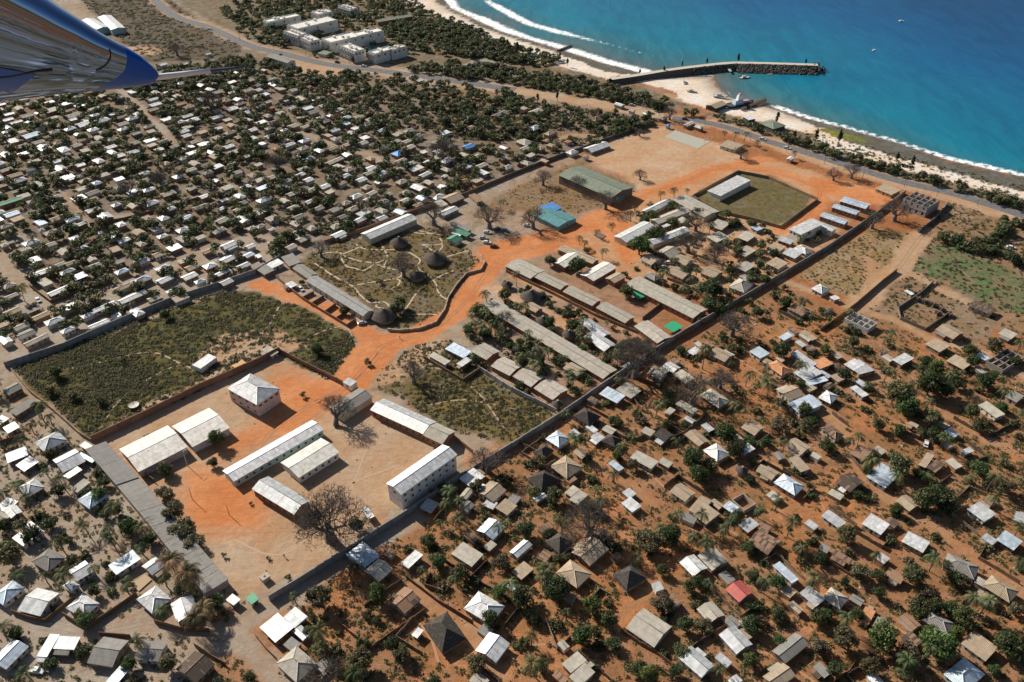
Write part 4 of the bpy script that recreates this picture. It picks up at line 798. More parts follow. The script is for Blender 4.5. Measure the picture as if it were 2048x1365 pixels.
# round thatched huts
def hut(label, x, y, rpx, cat='thatched hut', group=None, opn=True):
    s = scl(x, y); r = rpx / s; c = P(x, y, 2.2); root = tag(empty('thatched_hut', (c[0], c[1], 0), random.uniform(0, 6)), label, cat, group)
    m = MB(); n = 36; rows = 6; hh = r * .62; col = (.115, .10, .09, 0)
    for j in range(rows):
        r0, r1 = r * (1 - j / rows), r * (1 - (j + 1) / rows) + .02; z0, z1 = 2.1 + hh * j / rows, 2.1 + hh * (j + 1) / rows + (.06)
        for i in range(n):
            t0, t1 = 2 * math.pi * i / n, 2 * math.pi * (i + 1) / n; k0 = 1 + .02 * math.sin(i * 5.3 + j); k1 = 1 + .02 * math.sin((i + 1) * 5.3 + j)
            m.face([(r0 * k0 * math.cos(t0), r0 * k0 * math.sin(t0), z0), (r0 * k1 * math.cos(t1), r0 * k1 * math.sin(t1), z0), (r1 * math.cos(t1), r1 * math.sin(t1), z1), (r1 * math.cos(t0), r1 * math.sin(t0), z1)], col,
                   [(t0 * r, (rows - j) * r / rows), (t1 * r, (rows - j) * r / rows), (t1 * r, (rows - j - 1) * r / rows), (t0 * r, (rows - j - 1) * r / rows)])
    m.box((0, 0, 2.15 + hh), (.8, .8, .5), (.4, .38, .35, 0)); m.build('roof', [M['thatch']], root)
    m = MB(); pts = [(math.cos(t) * r * .78, math.sin(t) * r * .78) for t in np.linspace(0, 2 * math.pi, 17)]
    for p, q in zip(pts[:-1], pts[1:]): m.face([(*p, 0), (*q, 0), (*q, 2.5), (*p, 2.5)], (.34, .22, .14, 0))
    m.build('wall', [M['wall']], root); opening(root, 'door', 0, -r * .78, 1, .9, 1.9, 0, (.05, .04, .03), M['dark'], .2)
    FOOT.append((c[0], c[1], 1, 0, r, r)); ROOFPIX.append(np.array([pix((c[0] + r * math.cos(t), c[1] + r * math.sin(t), 2.1)) for t in np.linspace(0, 6.28, 9)] + [pix((c[0], c[1], 2.1 + hh))]))
    return root
GH = 'round thatched huts of the garden'
hut('largest round thatched hut beside the orange road corner and a parked silver car', 768, 631, 26, group=GH); lm('the round hut at the road corner', 770, 633)
hut('round thatched hut in the middle of the garden among white paths', 870, 517, 24, group=GH); lm('the garden hut among white paths', 869, 517)
hut('round thatched hut closest to the white hall behind the garden', 798, 484, 18, group=GH)
hut('dark round hut in the shade of the garden baobab', 834, 551, 16, group=GH)
hut('small round thatched hut at the bend of the orange road opposite the garden', 1014, 569, 12)
hut('wide low round thatch near flowering bushes behind the small palms', 1062, 592, 22)
hut('grey round thatch between dark bushes and the very long beige roof', 1086, 640, 14)
hut('small round thatched hut beside the silvery twin roofs', 1138, 668, 14)
hut('small round thatched hut on the brown earth beside a white tank', 1484, 940, 13)
hut('round thatched hut at the corner of the long grey wall and the short brick houses', 1115, 807, 12)
# hotel
GHo = 'white three-storey hotel blocks by the shore'; A = (512, 0)
for z, h, lab in [((80, 168, 105, 188, 330, 128), 7, 'white hotel block farthest inland, half hidden by dark trees'), ((262, 205, 335, 240, 636, 165), 9, 'longest white hotel block with a row of dark balconies'),
        ((252, 252, 320, 300, 372, 278), 9, 'short white hotel wing facing the road behind the longest block'), ((352, 300, 432, 340, 508, 322), 8, 'low white hotel wing nearest the green roadside kiosk'),
        ((545, 315, 602, 352, 815, 292), 9, 'white hotel block before the second courtyard, inland half'), ((792, 272, 820, 300, 988, 250), 9, 'white hotel block before the second courtyard, seaward half'),
        ((678, 368, 788, 420, 860, 400), 9, 'white hotel wing beside the blue swimming pool, roadward'), ((930, 420, 962, 445, 1078, 392), 8, 'white hotel block on the far corner of the pool lawn'),
        ((1062, 392, 1095, 408, 1192, 375), 8, 'round-cornered white hotel block at the seaward end'), ((450, 98, 500, 122, 605, 98), 7, 'white hotel house behind the longest block among trees'),
        ((690, 50, 740, 88, 778, 72), 6, 'white hotel house farthest back near the beach trees')]:
    q = z; wd = random.choice([6, 8])
    r = big('hotel_block', lab, 'hotel block', 'p', A, z, h, .15, 'W', GHo, wallc=(.70, .68, .64), inset=.05, openings=[(0, 5, 1.6, 1.5, h - 2), (0, 5, 1.6, 1.5, h - 4.6), (2, 6, 1.6, 1.5, h - 2), (2, 6, 1.6, 1.5, h - 4.6), (3, 3, 1.4, 1.5, h - 2), (1, 3, 1.4, 1.5, h - 2)])
    q = [v / 4 for v in z]; cx, cy, au, a, b = rect3((A[0] + q[0], A[1] + q[1]), (A[0] + q[2], A[1] + q[3]), (A[0] + q[4], A[1] + q[5]), h)
    m = MB()
    for k in range(3): m.box((-a * .5 + k * a * .5, random.uniform(-.4, .4) * b, h + .9), (2.2, 2.2, 1.5), (.72, .71, .68, 0))
    fin = MB()
    for s in (-1, 1):
        for k in range(7): fin.box((-a + .15 + k * (2 * a - .3) / 6, s * (b + .55), h / 2 - .1), (.25, 1.2, h - .2), (.72, .70, .66, 0))
        for zz in (.9, .45): fin.box((0, s * (b + .6), h * zz - .3), (2 * a - .3, 1.1, .18), (.62, .60, .57, 0))
    fin.build('balcony', [M['wall']], r)
    for s in (-1, 1): m.box((0, s * (b - .1), h + .45), (2 * a, .2, .7), (.75, .73, .7, 0)); m.box((s * (a - .1), 0, h + .452), (.2, 2 * b - .42, .7), (.75, .73, .7, 0))
    m.build('parapet', [M['wall']], r)
lm('the white hotel blocks', 700, 90)
big('hotel_block', 'long low hotel building with a pale green roof near the shore trees', 'hotel building', 'g2', A, (950, 165, 975, 182, 1250, 130), 3.5, 1.2, 'q')
big('roadside_warehouse', 'grey curved-looking long warehouse roof between the main road and dark trees', 'warehouse', 'g1', A, (95, 450, 240, 512, 300, 488), 4.5, 1.5, 'k', openings=[(1, 1, 3, 3, 1.5)]); lm('the roadside warehouse', 562, 120)
big('white_warehouse', 'white warehouse behind the aircraft fairing, the one farther from the road', 'warehouse', 'g1', (0, 0), (652, 165, 765, 240, 868, 218), 5, 1.5, 'w', 'two white warehouses in a bare field', wallc=(.35, .5, .5))
big('white_warehouse', 'white warehouse with a stepped end, the one closer to the main road', 'warehouse', 'g1', (0, 0), (770, 140, 895, 240, 1010, 222), 5, 1.5, 'w', 'two white warehouses in a bare field', wallc=(.35, .5, .5)); lm('the two white warehouses', 210, 48)
big('kiosk', 'small green-roofed kiosk between the main road and the hotel', 'kiosk', 'p', A, (505, 425, 560, 445, 600, 420), 2.6, .3, 'q')
# beach bar, tent, green beach building, stranded ship
big('beach_bar', 'open beach bar with a pale pitched roof at the back of the sand', 'beach bar', 'g2', (1024, 0), (1580, 845, 1640, 880, 1690, 832), 3, 1.6, 't', wallc=(.08, .07, .06)); lm('the open beach bar', 1432, 215)
big('beach_pavilion', 'white flat pavilion on posts behind the sand spit', 'pavilion', 'p', (1024, 0), (1850, 935, 1895, 965, 1945, 950), 3, .2, 'w', wallc=(.08, .10, .08)); lm('the white beach pavilion', 1498, 238)
big('beach_hall', 'green-roofed open hall behind the beach beside a tall casuarina', 'pavilion', 'h', (1024, 0), (1985, 985, 2090, 1040, 2180, 1005), 3, 1.8, 'q', wallc=(.10, .09, .07))
# ---------------------------------------------------------------- walls and fences
def wall_line(name, label, cat, px, h, th, col, group=None, jag=0.0, part=None):
    pl = line(px); c0 = pl[0]; m = MB()
    for (x1, y1), (x2, y2) in zip(pl[:-1] - c0, pl[1:] - c0):
        L = math.hypot(x2 - x1, y2 - y1); n = max(1, int(L / 5)) if not jag else max(1, int(L / 1.5)); a = math.atan2(y2 - y1, x2 - x1)
        for k in range(n):
            t = (k + .5) / n; hh = h * (1 + jag * random.uniform(-1, 1)) + (.012 if k % 2 else 0) + (random.uniform(-.08, .08) if not jag else 0)
            kk_ = random.uniform(.82, 1.12); cc = tuple(v * kk_ for v in col)
            m.box((x1 + (x2 - x1) * t, y1 + (y2 - y1) * t, hh / 2 - .05), (L / n + (.02 if not jag else -.05), th + (.004 if k % 2 else 0), hh + .1), (*cc, 0), a)
            if not jag and h > 2: m.box((x1 + (x2 - x1) * k / n, y1 + (y2 - y1) * k / n, (hh + .15) / 2), (.5, th + .3, hh + .15), (*[v * .9 for v in cc], 0), a)
    o = m.build(name, [M['wall']]); o.location = (c0[0], c0[1], 0); return tag(o, label, cat, group)
GRY = (.30, .29, .29); BRW = (.26, .16, .10)
wall_line('compound_wall', 'long grey wall running from the school corner past the white three-storey block to the brick quarter', 'wall', '541 1202 600 1166 700 1104 812 1032 925 957 1024 896 1110 842 1234 756 1346 682 1424 636', 2.8, .35, GRY)
wall_line('compound_wall', 'long dark wall with shrubs continuing from the brick quarter up to the coast road', 'wall', '1424 636 1536 570 1656 498 1743 438 1810 388', 2.6, .35, (.24, .23, .21))
wall_line('compound_wall', 'tall dark wall between the crowded far quarter and the scrubby field', 'wall', '12 735 135 694 247 644 350 602 425 578 512 548 560 520', 2.8, .35, GRY)
wall_line('compound_wall', 'dark wall behind the white hall, between garden and crowded quarter', 'wall', '650 488 727 463 827 427 930 392 1024 352', 2.2, .3, BRW)
wall_line('compound_wall', 'dark hedge-topped wall along the sports ground toward the coast road', 'wall', '1024 352 1100 322 1166 299 1240 272 1309 249', 2.2, .3, (.14, .13, .10))
wall_line('compound_wall', 'tall brown brick wall along the upper side of the school', 'wall', '186 884 290 835 400 780 512 731 560 706', 3.2, .35, (.24, .14, .095))
wall_line('compound_wall', 'low brown wall between the scrub triangle and the school gate', 'wall', '560 706 600 727 650 752 700 778', 2.4, .3, (.24, .14, .095))
wall_line('compound_wall', 'thin low wall at the inland edge of the scrubby field', 'wall', '24 742 60 785 110 825 160 870 184 884', 1.6, .25, (.34, .24, .17))
wall_line('compound_wall', 'pale grey wall between the four short brick houses and the scrub', 'wall', '957 740 1024 783 1070 805 1112 826', 2.2, .3, (.42, .40, .38))
wall_line('compound_wall', 'low brick wall around the blue-and-white hut at the scrub edge', 'wall', '848 718 926 764 960 742', 1.8, .25, BRW)
wall_line('compound_wall', 'short wall from the silvery classroom block to the long grey wall', 'wall', '908 878 946 908', 2.0, .25, BRW)
wall_line('garden_wall', 'low curving stone wall round the thatched garden', 'wall', '775 662 800 664 840 660 872 648 890 622 897 597 915 570 933 550 962 542 970 527 955 507', 1.3, .5, (.42, .34, .25), jag=.1)
wall_line('plot_wall', 'low wall enclosing the grass plot with the white hall', 'wall', '1384 396 1430 370 1476 346 1536 358 1635 402 1560 457 1500 440 1440 427 1384 396', 1.8, .3, (.22, .17, .12))
wall_line('row_wall', 'long low brown wall in front of the five brick rows', 'wall', '1012 545 1110 592 1190 633 1256 660 1330 690', 1.7, .25, BRW)
wall_line('row_wall', 'brown wall round the yard with the green canopy', 'wall', '1285 640 1318 614 1400 640 1388 660 1346 682', 1.8, .25, BRW)
wall_line('lane_wall', 'brown wall along the wide dirt lane beside the white-roofed house', 'wall', '1793 544 1764 566 1711 612 1660 650 1640 662', 2.0, .25, BRW)
wall_line('lane_wall', 'dark block wall pair beside the unfinished building', 'wall', '1838 466 1870 440 1896 410', 2.2, .3, (.2, .19, .18))
wall_line('lane_wall', 'dark wall running from the lane into the ruined plot', 'wall', '1866 567 1840 590 1795 620 1800 640 1850 662 1900 628', 1.7, .3, (.17, .14, .11))
wall_line('yard_wall', 'brown walls of the small yards before the long roof of the garden', 'wall', '552 556 580 580 605 600 650 628 695 655 712 643', 1.8, .25, BRW)
for i, px in enumerate(['605 600 628 588', '622 612 648 596', '650 628 672 612', '672 641 692 628']):
    wall_line('yard_wall', ['first', 'second', 'third', 'last'][i] + ' cross wall between the small yards before the long garden roof', 'wall', px, 1.7, .22, BRW)
FE = """T2 870 770 1040 640 1170 560|T2 1200 530 1450 720 1600 810 1740 900|T2 650 880 760 980 920 1100 1190 910|T2 1350 800 1190 910|T3 600 750 700 630 780 680|T3 870 960 1000 1050 1150 1130 1270 1230|T3 270 870 360 1110 470 1010|
T4 1680 380 1850 480 2010 580|T4 1740 270 1680 380|T4 1240 620 1180 720|T4 1730 850 1850 940 1940 1000|T7 760 700 890 780 1000 790 1180 700|T7 1220 670 1370 750 1500 640 1540 590|T7 600 530 690 580 770 620|T1 100 810 240 860 370 885 500 780 600 700|
T1 510 830 600 885 700 940 820 860 1100 670|T1 800 990 1050 1010|T1 1240 890 1450 950 1680 960|T8 640 60 720 110 800 170|T8 1050 320 1150 390 1260 460|T8 510 580 570 630 640 680|T8 640 900 700 980 760 1050|T8 1480 620 1620 700 1760 770 1880 710 2000 650|
T9 240 930 330 1000 410 1060 650 975 900 890|T9 720 440 1000 395 1400 290 1750 180|T9 160 1260 260 1205 360 1160|TB 1240 870 1360 915 1480 970|T2 0 1000 80 1100 170 1190|T2 1500 650 1350 600 1400 500|T3 1290 1350 1150 1240|T4 520 1370 640 1290 700 1200|
T7 60 820 200 900 280 960|T7 930 430 1040 560|T8 1750 1240 1600 1180 1450 1320|T5 1130 1050 1240 1130|T3 1370 1160 1480 1060 1640 960 1740 900|T1 1560 1080 1700 1170 1810 1230|T5 5 820 200 760|T4 0 1340 100 1230"""
TT = {'T1': (0, 1024), 'T2': (512, 1024), 'T3': (1024, 1024), 'T4': (1536, 1024), 'T5': (0, 683), 'T6': (512, 683), 'T7': (1024, 683), 'T8': (1536, 683), 'T9': (0, 342), 'TB': (1024, 342)}
FENCES = []
for rec in FE.replace('\n', '').split('|'):
    f = rec.split(); o = TT[f[0]]; v = [float(a) / 4 for a in f[1:]]; px = ' '.join('%g %g' % (o[0] + v[i], o[1] + v[i + 1]) for i in range(0, len(v), 2))
    c = random.choice([(.13, .09, .065), (.20, .12, .075), (.24, .18, .13)]); big_ = f[0] in ('T1', 'T9', 'T5')
    ob = wall_line('yard_fence', None, None, px, 1.6 if not big_ else 1.8, .18, c, None, 0.0 if big_ else .12)
    mid = line(px).mean(0); FENCES.append((ob, pix((mid[0], mid[1], 0))))

wpv = line('1690 640 1560 575 1440 650 1240 770 1110 850 1024 905 700 1110 560 1205 540 1420 2100 1420 2100 760 2048 700 1900 680')
hs = [h for h in HOUSES if inpoly(np.array([h[0].location.x]), np.array([h[0].location.y]), wpv)[0]]; random.shuffle(hs)
nf = 0
for o, *_r in hs:      # yard fences following the plots
    if nf >= 62: break
    L, W = _r[3], _r[4]; a0 = o.rotation_euler.z; ca, sa = math.cos(a0), math.sin(a0); sx, sy = random.choice([-1, 1]), random.choice([-1, 1]); u, v = L / 2 + random.uniform(1.8, 4), W / 2 + random.uniform(2, 5)
    pts = [(-u * sx, v * sy), (u * sx, v * sy), (u * sx, -v * sy * random.uniform(-.2, 1))]; wpts = [(o.location.x + p * ca - q * sa, o.location.y + p * sa + q * ca) for p, q in pts]
    F_ = np.array([f[:2] for f in FOOT]); ok = True
    for i in range(2):
        for t_ in np.linspace(0, 1, 7):
            x, y = [wpts[i][k] * (1 - t_) + wpts[i + 1][k] * t_ for k in (0, 1)]
            if np.min(np.hypot(F_[:, 0] - x, F_[:, 1] - y)) < 3.1 or min(segdist(np.array([x]), np.array([y]), l)[0] for l in LANES) < 2.6: ok = False
    if not ok: continue
    px = ' '.join('%g %g' % pix((p[0], p[1], 0)) for p in wpts); ob = wall_line('yard_fence', None, None, px, random.uniform(1.3, 1.8), .16, random.choice([(.13, .09, .065), (.20, .12, .075), (.24, .18, .13), (.10, .075, .06)]), None, .14); FENCES.append((ob, pix((wpts[1][0], wpts[1][1], 0)))); nf += 1

# ---------------------------------------------------------------- flat places: court, pool, paths
def pad(name, label, cat, px, z, col, th=.12, kind=None, mat='plain'):
    pl = line(px); c = pl.mean(0); m = MB(); t = [(x - c[0], y - c[1], z) for x, y in pl]; m.slab(t, th, (*col, 0), [(0, 0)] * len(t)); o = m.build(name, [M[mat]]); o.location = (c[0], c[1], 0)
    return tag(o, label, cat, kind=kind)
pad('basketball_court', 'pale concrete basketball court at the edge of the bare sports ground', 'court', '1328 274 1351 262 1420 284 1396 298', .12, (.44, .42, .34)); lm('the concrete basketball court', 1375, 280)
for x, y in ((1340, 268), (1408, 291)):
    p = P(x, y); r = tag(empty('basketball_hoop', (p[0], p[1], .12), R(45)), 'basketball hoop post at the %s end of the concrete court' % ('hotel' if x < 1380 else 'roadside'), 'basketball hoop')
    m = MB(); m.tube([(0, 0, 0), (0, 0, 3), (.9, 0, 3.2)], .07, 5, (.3, .3, .3, 0)); m.build('post', [M['plain']], r); m = MB(); m.box((.95, 0, 3.4), (.06, 1.6, 1.0), (.7, .7, .7, 0)); m.build('backboard', [M['plain']], r)
pad('pool_deck', 'pale paved deck round the blue hotel pool', 'deck', '727 94 752 88 768 101 745 110', .1, (.5, .42, .34))
pad('swimming_pool', 'bright turquoise rectangular swimming pool between white hotel wings', 'swimming pool', '731 97 743 93.5 757 101 744 104', .16, (.03, .42, .62), mat='paint'); lm('the blue hotel pool', 742, 98)
pad('tennis_court', 'worn grey-green tennis court among trees between hotel and beach', 'court', '925 130 962 116 994 125 962 141', .1, (.28, .26, .20)); lm('the worn tennis court', 960, 128)
pad('planting_bed', 'dark planting bed with a low kerb beside a small palm on the orange road', 'planting bed', '1186 471 1198 466 1212 472 1204 480', .25, (.16, .11, .09), .3)
for px, lab in (('463 735 473 730 486 737 475 742', 'orange slab beside the tall brown wall, closer to the white shed'), ('475 731 484 722 497 732 487 737', 'orange slab beside the tall brown wall, closer to the small grey shed')):
    pad('orange_slab', lab, 'slab', px, .9, (.62, .33, .13), .8)
pad('foundation_slab', 'tan bare concrete floor slab behind the white house with two tall palms', 'slab', '262 1171 278 1184 304 1161 290 1150', .35, (.42, .29, .16), .4)
wp = MB()
for s in ['850 545 980 570 1020 620 1050 680 1040 730 1030 770 1100 780', '800 590 870 625 1000 632 1120 630', '830 610 740 650 680 680 720 760 790 780 850 800 900 780 940 750 1000 725 1050 710', '470 680 550 660 640 650 690 665 700 680 820 720 940 740 1030 775 1100 790 1160 805 1150 850 1020 880 900 895 780 920',
          '470 740 530 780 600 830 690 880 780 930 830 990 900 1050 960 1055 1020 1050 1050 1065 1070 1090', '1250 780 1300 745 1310 710 1270 680 1220 650', '1290 765 1320 800 1360 825 1430 890 1450 950 1480 1000 1530 1030', '1430 870 1500 830 1580 800', '1230 480 1300 500 1400 505 1500 515',
          '1410 640 1370 610 1330 590 1400 595 1480 590 1490 610 1460 645', '1480 590 1490 570 1470 540', '1320 940 1260 1010 1230 1060 1190 1110 1160 1150', '1250 1150 1350 1148 1450 1152', '1110 860 1150 880 1140 910 1110 930 1080 945', '1520 690 1590 670 1640 655 1700 640', '980 1060 960 1085 1000 1100', '1440 480 1420 500 1300 480 1235 478']:
    a = [float(v) for v in s.split()]; pl = smooth_line(line(' '.join('%g %g' % (512 + a[i] / 4, 342 + a[i + 1] / 4) for i in range(0, len(a), 2))), 4)
    m = ribbon('p', pl, .85, .06, None, (.52, .40, .27, 1)); k = len(wp.V); wp.V += m.V; wp.F += [tuple(i + k for i in f) for f in m.F]; wp.UV += m.UV; wp.C += m.C; wp.M += m.M
tag(wp.build('garden_path', [M['plain']]), kind='structure')

def paths(name, recs, z, extra=0):
    m0 = MB()
    for wd, c, s in recs:
        pl = smooth_line(line(s), 5); pl = pl + np.stack([np.sin(np.arange(len(pl)) * 1.7), np.cos(np.arange(len(pl)) * 2.3)], 1) * .12
        for off in ((-.85, .85) if wd < .5 else (0,)):
            d = np.gradient(pl, axis=0); nr = np.stack([-d[:, 1], d[:, 0]], 1); nr /= np.linalg.norm(nr, axis=1)[:, None]; m = ribbon('p', pl + nr * off, wd, z, None, (*c, 1)); k = len(m0.V); m0.V += m.V; m0.F += [tuple(i + k for i in f) for f in m.F]; m0.UV += m.UV; m0.C += m.C; m0.M += m.M
    tag(m0.build(name, [M['plain']]), kind='structure')
fc = (.40, .27, .16); rc_ = (.44, .22, .11)
paths('footpath', [(.8, fc, '190 880 240 800 330 740 400 725 470 705 530 660 560 610'), (.7, fc, '70 750 180 730 300 705 380 735 470 745'), (.7, fc, '570 708 600 690 640 665 690 655 712 690'), (.8, fc, '770 745 840 735 900 745 960 790 1010 860'), (.7, fc, '860 810 930 800 1010 815 1080 830'),
    (.8, rc_, '1730 560 1700 530 1745 500 1735 470'), (.8, rc_, '1620 560 1680 540 1740 555'), (.9, rc_, '1100 850 1160 890 1230 900 1300 950 1370 1010 1440 1050 1520 1100'), (.9, rc_, '1020 1010 1080 1060 1150 1100 1240 1160 1290 1180'), (.9, rc_, '1300 820 1400 870 1500 905 1600 960 1650 1020'), (.9, rc_, '1450 700 1540 760 1620 800 1700 860'),
    (.8, rc_, '700 1180 780 1210 850 1260 880 1330'), (.8, rc_, '1010 1300 1100 1290 1180 1330 1260 1400'), (.9, rc_, '1400 1250 1480 1290 1560 1320 1680 1400'), (.9, rc_, '1620 1180 1720 1220 1800 1260 1900 1330'), (.7, (.46, .31, .19), '500 960 600 1010 720 960 800 930'), (.7, (.46, .31, .19), '470 1080 540 1110 600 1090 690 1000 740 880')], .03)
wt = (.40, .165, .07)
paths('wheel_track', [(.32, wt, '600 818 690 775 745 715 770 690 850 667 905 630 945 588 975 545 1010 515 1080 492 1180 470'), (.32, wt, '520 890 560 850 640 800 700 770'), (.32, wt, '765 695 690 642 640 613 590 597 545 578'), (.32, wt, '760 705 735 740 690 785 640 830 600 850'), (.32, wt, '1180 472 1210 510 1250 550 1290 580'), (.32, wt, '1205 440 1250 408 1310 382 1370 362 1440 338 1540 345 1620 370 1640 388 1610 435 1570 455'),
    (.32, (.38, .235, .14), '1850 465 1828 492 1798 535 1760 570 1715 612'), (.32, (.30, .215, .15), '-20 1222 90 1246 180 1266 260 1252 330 1242 400 1264 470 1284 540 1332'), (.32, (.38, .18, .085), '1640 690 1735 740 1850 800 1920 845 2048 920')], .035)
# ---------------------------------------------------------------- canopy, tarpaulin, dish, tanks, poles
def canopy(label, Lp, Np, Rp, h, col):
    cx, cy, au, a, b = rect3(Lp, Np, Rp, h); r = tag(empty('shade_canopy', (cx, cy, 0), au), label, 'canopy')
    m = MB(); m.slab([(-a, -b, h), (a, -b, h), (a, b, h), (-a, b, h)], .06, (*col, 0), [(0, 0)] * 4); m.build('canopy_cloth', [M['plain']], r)
    for sx in (-1, 1):
        for sy in (-1, 1): m = MB(); m.tube([(a * .95 * sx, b * .95 * sy, 0), (a * .95 * sx, b * .95 * sy, h - .07)], .07, 5, (.2, .17, .15, 0)); m.build('post', [M['plain']], r)
canopy('bright green shade canopy on posts in the orange yard', (1328, 653), (1348, 665), (1366, 653), 2.5, (.01, .36, .16)); lm('the bright green canopy', 1347, 655)
canopy('hanging green shade cloth under the edge of the stained long hall', (1266, 586), (1276, 602), (1287, 590), 1.9, (.01, .30, .13))
def tarp(label, px, col, h=1.2):
    pl = line(px); c = pl.mean(0); m = MB(); d = pl - c
    for s in (0, 1):
        e = [d[0], d[1]] if s == 0 else [d[2], d[3]]; mid = [(d[0] + d[3]) / 2, (d[1] + d[2]) / 2]; q = [(*e[0], .1), (*e[1], .1), (*(mid[1] if s == 0 else mid[0]), h), (*(mid[0] if s == 0 else mid[1]), h)]
        m.slab(q, .04, (*col, 0), [(0, 0)] * 4)
    o = m.build('tarpaulin', [M['plain']]); o.location = (c[0], c[1], 0); tag(o, label, 'tarpaulin')
tarp('blue tarpaulin shelter beside the very white roofed house', '592 1277 605 1287 616 1268 602 1264', (.03, .09, .42), 1.6); lm('the blue tarpaulin', 603, 1275)
def dish():
    p = P(269, 815); r = tag(empty('satellite_dish', (p[0], p[1], 0), R(30)), 'big pale round satellite dish lying in the scrubby field', 'satellite dish'); m = MB(); n = 20; R0 = 2.1
    for j in range(3):
        for i in range(n):
            t0, t1 = 2 * math.pi * i / n, 2 * math.pi * (i + 1) / n; a, b = R0 * j / 3, R0 * (j + 1) / 3
            f = lambda rr, t: (rr * math.cos(t), rr * math.sin(t), .9 + .18 * rr * rr * .6)
            m.face([f(a, t0), f(b, t0), f(b, t1), f(a, t1)], (.62, .56, .5, 0))
    m.build('reflector', [M['plain']], r); m = MB(); m.tube([(0, 0, 0), (0, 0, .9)], .15, 6, (.2, .2, .2, 0)); m.build('mount', [M['plain']], r)
    m = MB(); m.tube([(0, 0, .95), (0, 0, 2.2)], .06, 5, (.08, .08, .08, 0)); m.box((0, 0, 2.2), (.3, .3, .3), (.1, .1, .1, 0)); m.build('feed_horn', [M['plain']], r)
dish(); lm('the big satellite dish', 270, 814)
def tank(name, label, x, y, d, col):
    p = P(x, y); m = MB(); m.box((0, 0, d[2] / 2), d, (*col, 0), R(45)); m.box((0, 0, d[2] + .1), (d[0] * 1.1, d[1] * 1.1, .2), (*[min(1, c * 1.1) for c in col], 0), R(45)); m.box((0, 0, d[2] + .25), (.6, .6, .12), (.1, .1, .1, 0), R(45)); o = m.build(name, [M['wall']]); o.location = (p[0], p[1], 0); tag(o, label, 'tank')
tank('water_tank', 'small square concrete water tank in the lower corner of the school yard', 531, 1160, (2.6, 2.2, 1.6), (.42, .36, .3))
def pole(name, label, x, y, h, col, kind='pole', group=None):
    p = P(x, y); r = tag(empty(name, (p[0], p[1], 0), R(50)), label, 'pole', group); m = MB(); m.tube([(0, 0, -.2), (0, 0, h)], [.14, .09], 6, (*col, 0)); m.build('post', [M['plain']], r)
    if kind == 'lamp': m = MB(); m.box((.5, 0, h), (1.1, .14, .1), (*col, 0)); m.build('arm', [M['plain']], r); m = MB(); m.box((1.1, 0, h - .05), (.5, .26, .14), (.6, .6, .6, 0)); m.build('lamp_head', [M['plain']], r)
    elif kind == 'utility': m = MB(); m.box((0, 0, h - .6), (.1, 2.0, .12), (*col, 0)); m.build('cross_arm', [M['plain']], r)
pole('lamp_post', 'white lamp post casting a long shadow before the stepped cream school block', 375, 932, 7.5, (.6, .58, .52), 'lamp')
pole('flag_pole', 'thin bare pole in the orange part of the school yard', 385, 1000, 6, (.35, .3, .25), 'plain')
pole('flag_pole', 'thin bare pole nearest the strip roof on the orange earth', 458, 1030, 5, (.35, .3, .25), 'plain')
UP_ = [(1410, 252), (1500, 282), (1573, 305), (1648, 330), (1724, 360), (1808, 374), (1873, 394), (1954, 412), (2040, 440), (1318, 232), (1225, 205), (1130, 190), (1020, 170), (940, 158), (860, 144), (778, 137), (700, 128), (612, 113), (548, 100), (480, 82)]
ORD = ['first', 'second', 'third', 'fourth', 'fifth', 'sixth', 'seventh', 'eighth', 'ninth', 'tenth', 'eleventh', 'twelfth', 'thirteenth', 'fourteenth', 'fifteenth', 'sixteenth', 'seventeenth', 'eighteenth', 'nineteenth', 'twentieth']
for i, (x, y) in enumerate(sorted(UP_)): pole('utility_pole', 'slim utility pole beside the coast road, %s counting from the aircraft side' % ORD[i], x, y, 8.5, (.16, .12, .09), 'utility', 'utility poles along the coast road')

